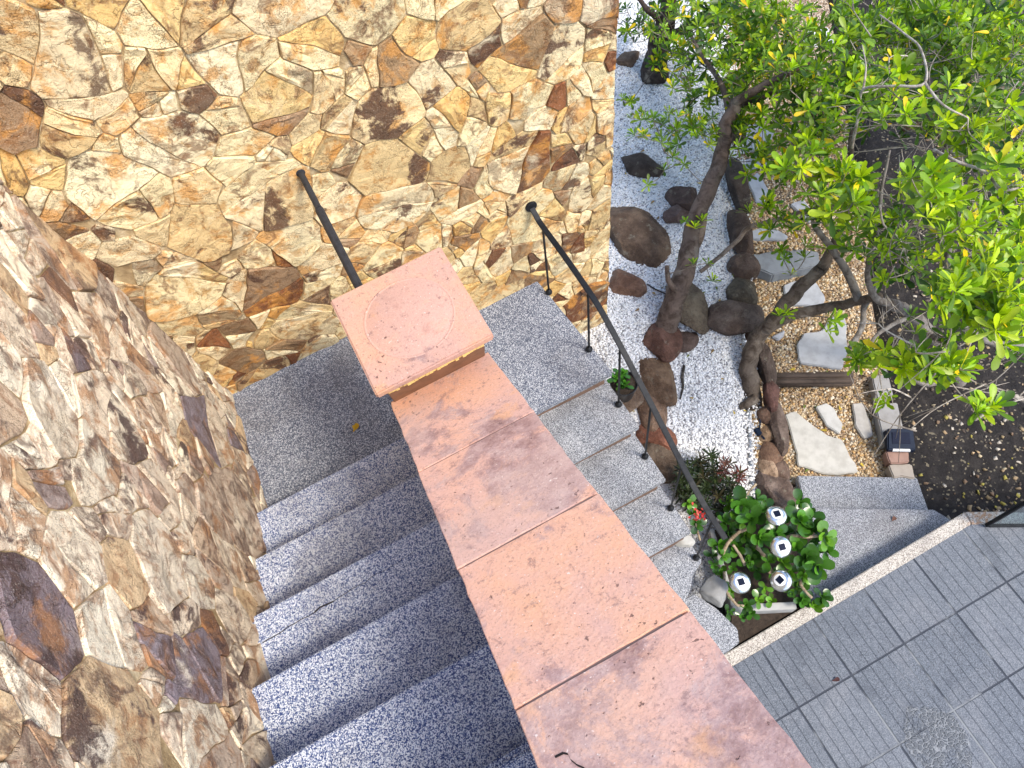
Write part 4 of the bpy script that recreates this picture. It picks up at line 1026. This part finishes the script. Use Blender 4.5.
ros = blob(rg,920,30,80,32,42,-.5,.1,.08,MDG+BRG[2:],.08) + blob(rg,985,50,50,50,34,-.5,.2,.085,MDG+DKG,.06) + blob(rg,895,95,40,30,10,.1,.5,.09,BRG,.03) + blob(rg,965,115,45,35,16,-.2,.4,.09,BRG+MDG,.08) \
    + blob(rg,925,185,30,16,9,.5,.9,.095,BRG,.02) + blob(rg,940,205,28,16,9,.5,.9,.095,BRG,.02) + blob(rg,1000,190,34,40,18,.2,.7,.09,BRG,.10) + blob(rg,985,245,50,28,20,.2,.7,.09,BRG,.08) \
    + blob(rg,990,290,46,26,22,.5,1.0,.095,BRG,.02) + blob(rg,960,300,30,18,9,.4,.9,.095,BRG,.02) + blob(rg,1005,330,30,22,9,.4,.9,.095,BRG,.02) + blob(rg,900,360,26,12,6,-.3,.1,.10,BRG,.03) + blob(rg,940,368,36,12,10,-.1,.3,.10,BRG,.04) \
    + blob(rg,866,362,16,12,8,-.6,-.3,.085,MDG+BRG,.05) + blob(rg,880,400,8,8,2,-.6,-.4,.085,BRG,0) + blob(rg,982,408,10,10,4,-.1,.2,.11,BRG,.02) + blob(rg,890,255,30,30,8,-.3,.2,.08,MDG+BRG,.04) + blob(rg,930,265,34,26,14,-.5,-.1,.08,MDG+DKG,.03)\
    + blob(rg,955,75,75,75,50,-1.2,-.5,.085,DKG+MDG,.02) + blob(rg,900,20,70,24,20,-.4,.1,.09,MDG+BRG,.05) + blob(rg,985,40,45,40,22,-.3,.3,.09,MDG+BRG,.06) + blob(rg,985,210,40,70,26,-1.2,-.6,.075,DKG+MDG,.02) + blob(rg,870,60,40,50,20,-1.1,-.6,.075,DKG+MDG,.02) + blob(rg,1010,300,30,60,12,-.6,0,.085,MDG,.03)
ros += blob(rg,905,60,50,60,22,-.6,.1,.08,MDG+DKG,.05) + blob(rg,880,20,50,25,18,-.6,0,.08,MDG,.06) + blob(rg,1000,20,40,30,16,-.5,.1,.08,MDG,.05) + blob(rg,870,225,34,36,14,-.3,.2,.085,MDG+BRG,.04) + blob(rg,905,215,50,50,16,-.8,-.2,.08,MDG+DKG,.03) + blob(rg,985,150,50,60,24,-.3,.4,.09,MDG+BRG,.07)+ blob(rg,960,330,60,30,12,-.4,.2,.085,MDG,.03)
PT = (.46,.41,.35)
t4.part('branch', [at(852,148,.1), at(858,118,.25), at(863,90,.4), at(892,86,.5), at(925,83,.55), at(921,50,.5), at(905,34,.45), at(880,15,.4)], .009, .005, 7, PT)
t4.part('branch', [at(863,90,.4), at(866,68,.45), at(862,45,.45)], .007, .003, 6, PT)
t4.part('branch', [at(925,83,.55), at(936,98,.55), at(948,108,.55), at(968,118,.5)], .008, .004, 6, PT)
t4.part('branch', [at(934,150,.5), at(958,162,.6), at(985,172,.55), at(1002,190,.5), at(1024,186,.4)], .009, .005, 7, PT)
t4.part('branch', [at(905,232,.3), at(918,215,.45), at(930,200,.6)], .007, .004, 6, PT)
t4.part('branch', [at(880,205,.2), at(884,225,.15), at(900,240,.1), at(908,262,-.1)], .007, .004, 6, PT)
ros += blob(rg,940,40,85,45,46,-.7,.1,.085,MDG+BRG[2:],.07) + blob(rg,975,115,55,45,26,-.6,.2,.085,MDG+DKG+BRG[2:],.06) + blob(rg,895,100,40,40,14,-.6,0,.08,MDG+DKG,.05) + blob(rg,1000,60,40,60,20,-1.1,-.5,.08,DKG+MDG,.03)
t4.crown(ros, (.42,.37,.31))
# bare twig tangle of the shrub
b = MB(); rgt = random.Random(9)
for i in range(150):
    px = rgt.gauss(950,55); py = rgt.choice((rgt.gauss(180,70), rgt.gauss(330,70), rgt.gauss(100,50)))
    if px < 850 or py > 440: continue
    z = rgt.choice((rgt.uniform(-1.5,-.1), rgt.uniform(-.3,.6))); a = at(px,py,z); d = Vector((rgt.gauss(0,1),rgt.gauss(0,1),rgt.gauss(0,.8))).normalized(); L = rgt.uniform(.2,.5)
    f = rgt.uniform(.5,1.4); b.cur = (.42*f,.37*f,.31*f,1)
    m1 = a+d*L*.5+Vector((rgt.gauss(0,.05),rgt.gauss(0,.05),rgt.gauss(0,.05))); e = a+d*L
    b.tube(smooth_path([a,m1,e],4), [.0042-.003*k/8 for k in range(9)], 5)
    for k in range(2):
        d2 = (d+Vector((rgt.gauss(0,.7),rgt.gauss(0,.7),rgt.gauss(0,.7)))).normalized(); b.tube([m1, m1+d2*L*.25+Vector((0,0,.01)), m1+d2*L*.5], [.0026,.002,.001], 4)
tag(b.build('dead_twigs', M['bark'], t4.root, smooth=True), kind='stuff')

# succulents in the planter
def succulent(label, spots, stems, seed, L=.112):
    rg = random.Random(seed); r0 = at(spots[0][0], spots[0][1], ZP-.03)
    root = thing('succulent_plant', label, 'plant', r0, 'succulents in the planter')
    f = MB()
    for px, py, z, n, sc in spots:
        c = at(px, py, z); hue = rg.choice([(.065,.19,.018),(.045,.14,.016),(.11,.26,.02),(.035,.105,.014)])
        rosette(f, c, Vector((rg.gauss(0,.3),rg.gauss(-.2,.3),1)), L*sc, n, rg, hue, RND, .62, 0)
    f.build('leaves', M['succ'], root, smooth=True)
    for pts, r in stems:
        b = MB(); b.cur = (.42,.33,.22,1); limb(b, [at(p[0],p[1],p[2]+.05) for p in pts], r, r*.75, 8, len(pts)+seed); b.build('stem', M['bark'], root, smooth=True)
zs = -1.3
succulent('jade-green succulent with thick bent stems on the gravel side of the planter',
   [(742,506,-1.28,8,1.1),(752,520,-1.25,8,1.1),(735,512,-1.32,7,1.0),(760,538,-1.28,8,.95),(724,522,-1.34,7,.9),(745,536,-1.38,7,.8),(756,500,-1.33,7,.9),(729,533,-1.40,7,.8),(738,548,-1.41,8,.9),(752,560,-1.41,7,.8),(728,505,-1.36,7,.8),(765,528,-1.36,7,.8),(766,510,-1.38,7,.8),(722,575,-1.43,6,.6),(745,563,-1.42,6,.7),(731,590,-1.44,6,.6),(757,570,-1.44,6,.7),(765,588,-1.45,6,.6),(718,545,-1.42,6,.8),(750,550,-1.43,7,.8),(735,522,-1.40,7,.8),(758,600,-1.45,6,.6),(772,601,-1.45,6,.55),(728,612,-1.44,6,.5),(712,556,-1.42,6,.7)],
   [([(722,555,-1.46),(728,543,-1.40),(738,533,-1.36),(747,529,-1.33)],.013),([(745,565,-1.46),(738,552,-1.42),(733,545,-1.38)],.011),([(756,484,-1.4),(749,492,-1.38),(744,502,-1.33)],.009),([(772,572,-1.46),(764,557,-1.4),(757,545,-1.33)],.012)], 1)
succulent('spreading succulent with glossy leaf rosettes leaning towards the garden steps',
   [(800,522,-1.25,9,1.0),(812,530,-1.25,8,.95),(824,536,-1.24,8,1.05),(806,558,-1.24,9,1.15),(818,566,-1.25,8,1.1),(796,548,-1.3,7,.9),(783,562,-1.33,7,.8),(810,515,-1.3,7,.8),(776,533,-1.3,7,.85),(768,562,-1.36,7,.8),(790,512,-1.36,7,.85),(795,532,-1.36,7,.9),(790,572,-1.38,7,.8),(803,575,-1.36,8,.9),(825,550,-1.34,7,.9),(812,545,-1.38,7,.9),(772,575,-1.42,6,.6),(798,588,-1.40,7,.7),(785,535,-1.40,7,.8),(800,502,-1.38,7,.8)],
   [([(775,541,-1.42),(792,536,-1.33),(806,537,-1.28),(818,536,-1.27)],.011),([(770,574,-1.46),(765,556,-1.4),(756,548,-1.36)],.010)], 2)
succulent('succulent sprawling over the white rim at the front right corner',
   [(803,600,-1.40,9,1.0),(822,598,-1.38,9,1.05),(814,607,-1.40,8,.9),(792,592,-1.42,7,.8)],
   [([(800,570,-1.46),(801,585,-1.40),(812,598,-1.39)],.011),([(802,575,-1.42),(815,577,-1.38),(826,577,-1.36)],.012)], 3, .075)
succulent('small succulent sprig drooping over the front left rim',
   [(746,606,-1.38,8,.95),(752,614,-1.40,7,.9),(741,616,-1.42,6,.7)],
   [([(724,572,-1.46),(726,590,-1.43),(736,604,-1.41),(744,606,-1.40)],.010)], 4, .07)
succulent('low succulent with round leaves between handrail end and tread',
   [(689,503,-1.30,7,.8),(697,524,-1.28,6,1.05),(693,514,-1.36,6,.8),(722,556,-1.33,7,.85),(714,565,-1.38,6,.7),(733,570,-1.38,6,.7)],
   [([(700,540,-1.46),(697,530,-1.38),(696,524,-1.30)],.008)], 5, .075)
# undergrowth filling the planter
# red flowers
q = at(699,516,-1.26); fl = thing('red_flower', 'small bright red flower head beside the handrail end', 'flower', (q.x,q.y,-1.4)); b = MB(); rg = random.Random(4)
for i in range(26):
    c = q+Vector((rg.gauss(0,.022),rg.gauss(0,.022),rg.gauss(0,.012)))
    b.cur = (.62+.1*rg.random(),.05+.05*rg.random(),.06,1); leaf(b, c, Vector((rg.gauss(0,1),rg.gauss(0,1),.6)), Vector((0,0,1)), .022, .014, RND)
b.build('petals', M['leaf'], fl, smooth=True)
b = MB(); b.cur = (.10,.16,.04,1); b.tube([q, q+Vector((.01,.01,-.14))], .004, 6); b.build('stem', M['bark'], fl)
# spiky reddish plant
root = thing('spiky_plant', 'bushy spiky plant with dark green and reddish tips behind the handrail', 'plant', at(708,492,hg)); f = MB(); rg = random.Random(12); sm = MB()
for i in range(95):
    a = rg.random()*6.28; r = math.sqrt(rg.random()); px = 706+33*r*math.cos(a); py = 492+27*r*math.sin(a); g0 = at(px,py,hg); c = g0 + Vector((0,0,rg.uniform(.08,.24)))
    edge = px > 715 and py < 492
    hue = rg.choice([(.22,.07,.06),(.26,.10,.09),(.13,.06,.05)]) if (edge and rg.random() < .7) else rg.choice([(.035,.062,.024),(.05,.075,.028),(.035,.045,.025),(.07,.06,.03)])
    rosette(f, c, Vector((rg.gauss(0,.4),rg.gauss(0,.4),1)), .075, 12, rg, hue, LAN, .18, 0)
    sm.cur = (.12,.09,.06,1); sm.tube([g0, c], .0035, 5)
f.build('leaves', M['leaf'], root, smooth=True); sm.build('stems', M['bark'], root)
# pot by the steps
c = at(624,383,-.93); pot = thing('plant_pot', 'small black plastic pot of dark green leaves standing beside the landing step', 'plant pot', (c.x,c.y,c.z-.17))
b = MB(); b.lathe((c.x,c.y,c.z-.17), [(.064,0),(.086,.155),(.092,.156),(.092,.172),(.086,.172),(.084,.150),(.001,.148)], 28); b.build('pot', M['black_plastic'], pot, sharp=40)
b = MB(); b.lathe((c.x,c.y,c.z-.021), [(.083,0),(.083,.003),(.04,.008),(.001,.010)], 20); b.build('pot_soil', M['soil_dark'], pot, smooth=True)
f = MB(); rg = random.Random(8)
for i in range(5):
    rosette(f, c+Vector((rg.gauss(0,.028),rg.gauss(0,.028),rg.uniform(.0,.035))), Vector((rg.gauss(0,.4),rg.gauss(0,.4),1)), .06, 8, rg, rg.choice([(.04,.16,.02),(.06,.2,.02),(.03,.11,.015)]), RND, .5, 0)
f.build('leaves', M['succ'], pot, smooth=True)
b = MB(); rock_mesh(b, (c.x,c.y,c.z-.26), (.13,.12,.10), .3, 55, (.20,.14,.10), 14, 3); tag(b.build('boulder', M['rock'], sharp=38), 'brown rock supporting the small black pot beside the steps', 'rock')

# small loose things
q0 = at(676,352,hg)
b = MB(); b.cur = (.05,.045,.04,1); z_ = Vector((0,0,.012)); b.tube([at(684,366,hg)+z_, at(682,378,hg)+z_, at(683,388,hg)+z_, at(680,400,hg)+z_], [.009,.012,.008,.006], 6); tag(b.build('stick', M['bark']), 'short dark stick lying on the white gravel', 'stick')
b = MB(); b.cur = (.06,.05,.045,1); b.tube([at(647,285,hg)+z_, at(655,290,hg)+z_, at(668,296,hg)+z_], [.006,.006,.004], 6); tag(b.build('stick', M['bark']), 'thin dark twig lying left of the leaning trunk', 'stick')
q = at(759,432,hg); sp = thing('stake_spike', 'dark blue plastic garden spike stuck in gravel beside the edging', 'garden spike', q)
b = MB(); b.tube([q+Vector((0,0,-.02)), q+Vector((.012,.03,.09)), q+Vector((.015,.05,.12))], [.004,.006,.003], 6); b.build('spike', M['navy'], sp)
b = MB(); b.box(q.x-.03,q.x+.012,q.y-.028,q.y+.028,q.z+.0,q.z+.03); b.box(q.x-.012,q.x+.006,q.y-.07,q.y-.0285,q.z+.004,q.z+.022); b.build('clip', M['navy'], sp, bevel=.005)
c = at(353,432,.004); b = MB(); b.cur = (.50,.30,.02,1); leaf(b, c, Vector((1,.5,.05)), Vector((0,0,1)), .05, .03, OBO, .3, -.3); leaf(b, c+Vector((.01,0,.004)), Vector((.4,1,.1)), Vector((0,0,1)), .03, .02, OBO, .3, -.3)
tag(b.build('fallen_leaf', M['litter'], smooth=True), 'single yellow fallen leaf on the left landing', 'leaf')
c = at(832,681,PZ+.004); b = MB(); b.cur = (.07,.03,.03,1); leaf(b, c, Vector((1,-.2,.05)), Vector((0,0,1)), .045, .026, OBO, .3, -.3)
tag(b.build('fallen_leaf', M['litter'], smooth=True), 'dark red fallen leaf on a grey patio tile', 'leaf')
c = at(892,521,zB+.004); b = MB(); b.cur = (.14,.07,.05,1); leaf(b, c, Vector((1,.3,.05)), Vector((0,0,1)), .035, .03, OBO, .3, -.3)
tag(b.build('fallen_leaf', M['litter'], smooth=True), 'small brown fallen leaf on the upper garden step', 'leaf')
b = MB(); rg = random.Random(31)
for i in range(170):
    if rg.random() < .55: px, py, sf = rg.uniform(625,760), rg.uniform(110,420), hg
    else: px, py, sf = rg.uniform(785,880), rg.uniform(280,475), hp
    c = at(px,py,sf)+Vector((0,0,.009)); b.cur = (*rg.choice([(.50,.36,.05),(.42,.30,.10),(.22,.14,.06),(.16,.20,.04),(.35,.22,.08)]),1); l = rg.uniform(.018,.045)
    a = rg.random()*6.28; leaf(b, c, Vector((math.cos(a),math.sin(a),rg.gauss(0,.1))), Vector((0,0,1)), l, l*.5, OBO, .3, -.2)
tag(b.build('scattered_leaves', M['litter'], smooth=True), 'small yellow and brown leaves scattered over both gravels', 'leaf litter', kind='stuff')

# ------------------------------------------------------------------ light
SUN_EL, SUN_AZ = 54, 143       # azimuth clockwise from +y
w = bpy.data.worlds.new('World'); scene.world = w; w.use_nodes = True
nt = w.node_tree; sky = nt.nodes.new('ShaderNodeTexSky'); sky.sky_type = 'NISHITA'; sky.sun_disc = False
sky.sun_elevation = R(SUN_EL); sky.sun_rotation = R(SUN_AZ); sky.air_density = 1.0; sky.dust_density = 1.5; sky.ozone_density = 1.0
nt.links.new(sky.outputs[0], nt.nodes['Background'].inputs[0]); nt.nodes['Background'].inputs[1].default_value = .145
sl = bpy.data.lights.new('sun', 'SUN'); sl.energy = 1.5; sl.angle = R(14); sl.color = (1,.92,.79)
so = bpy.data.objects.new('sun', sl); col.objects.link(so)
dv = Vector((math.sin(R(SUN_AZ))*math.cos(R(SUN_EL)), math.cos(R(SUN_AZ))*math.cos(R(SUN_EL)), math.sin(R(SUN_EL))))
so.rotation_euler = dv.to_track_quat('Z','Y').to_euler(); so.location = (3,-6,8)
scene.view_settings.view_transform = 'Standard'; scene.view_settings.look = 'None'; scene.view_settings.exposure = 1.48; scene.view_settings.gamma = 1
scene.cycles.max_bounces = 8; scene.cycles.diffuse_bounces = 4
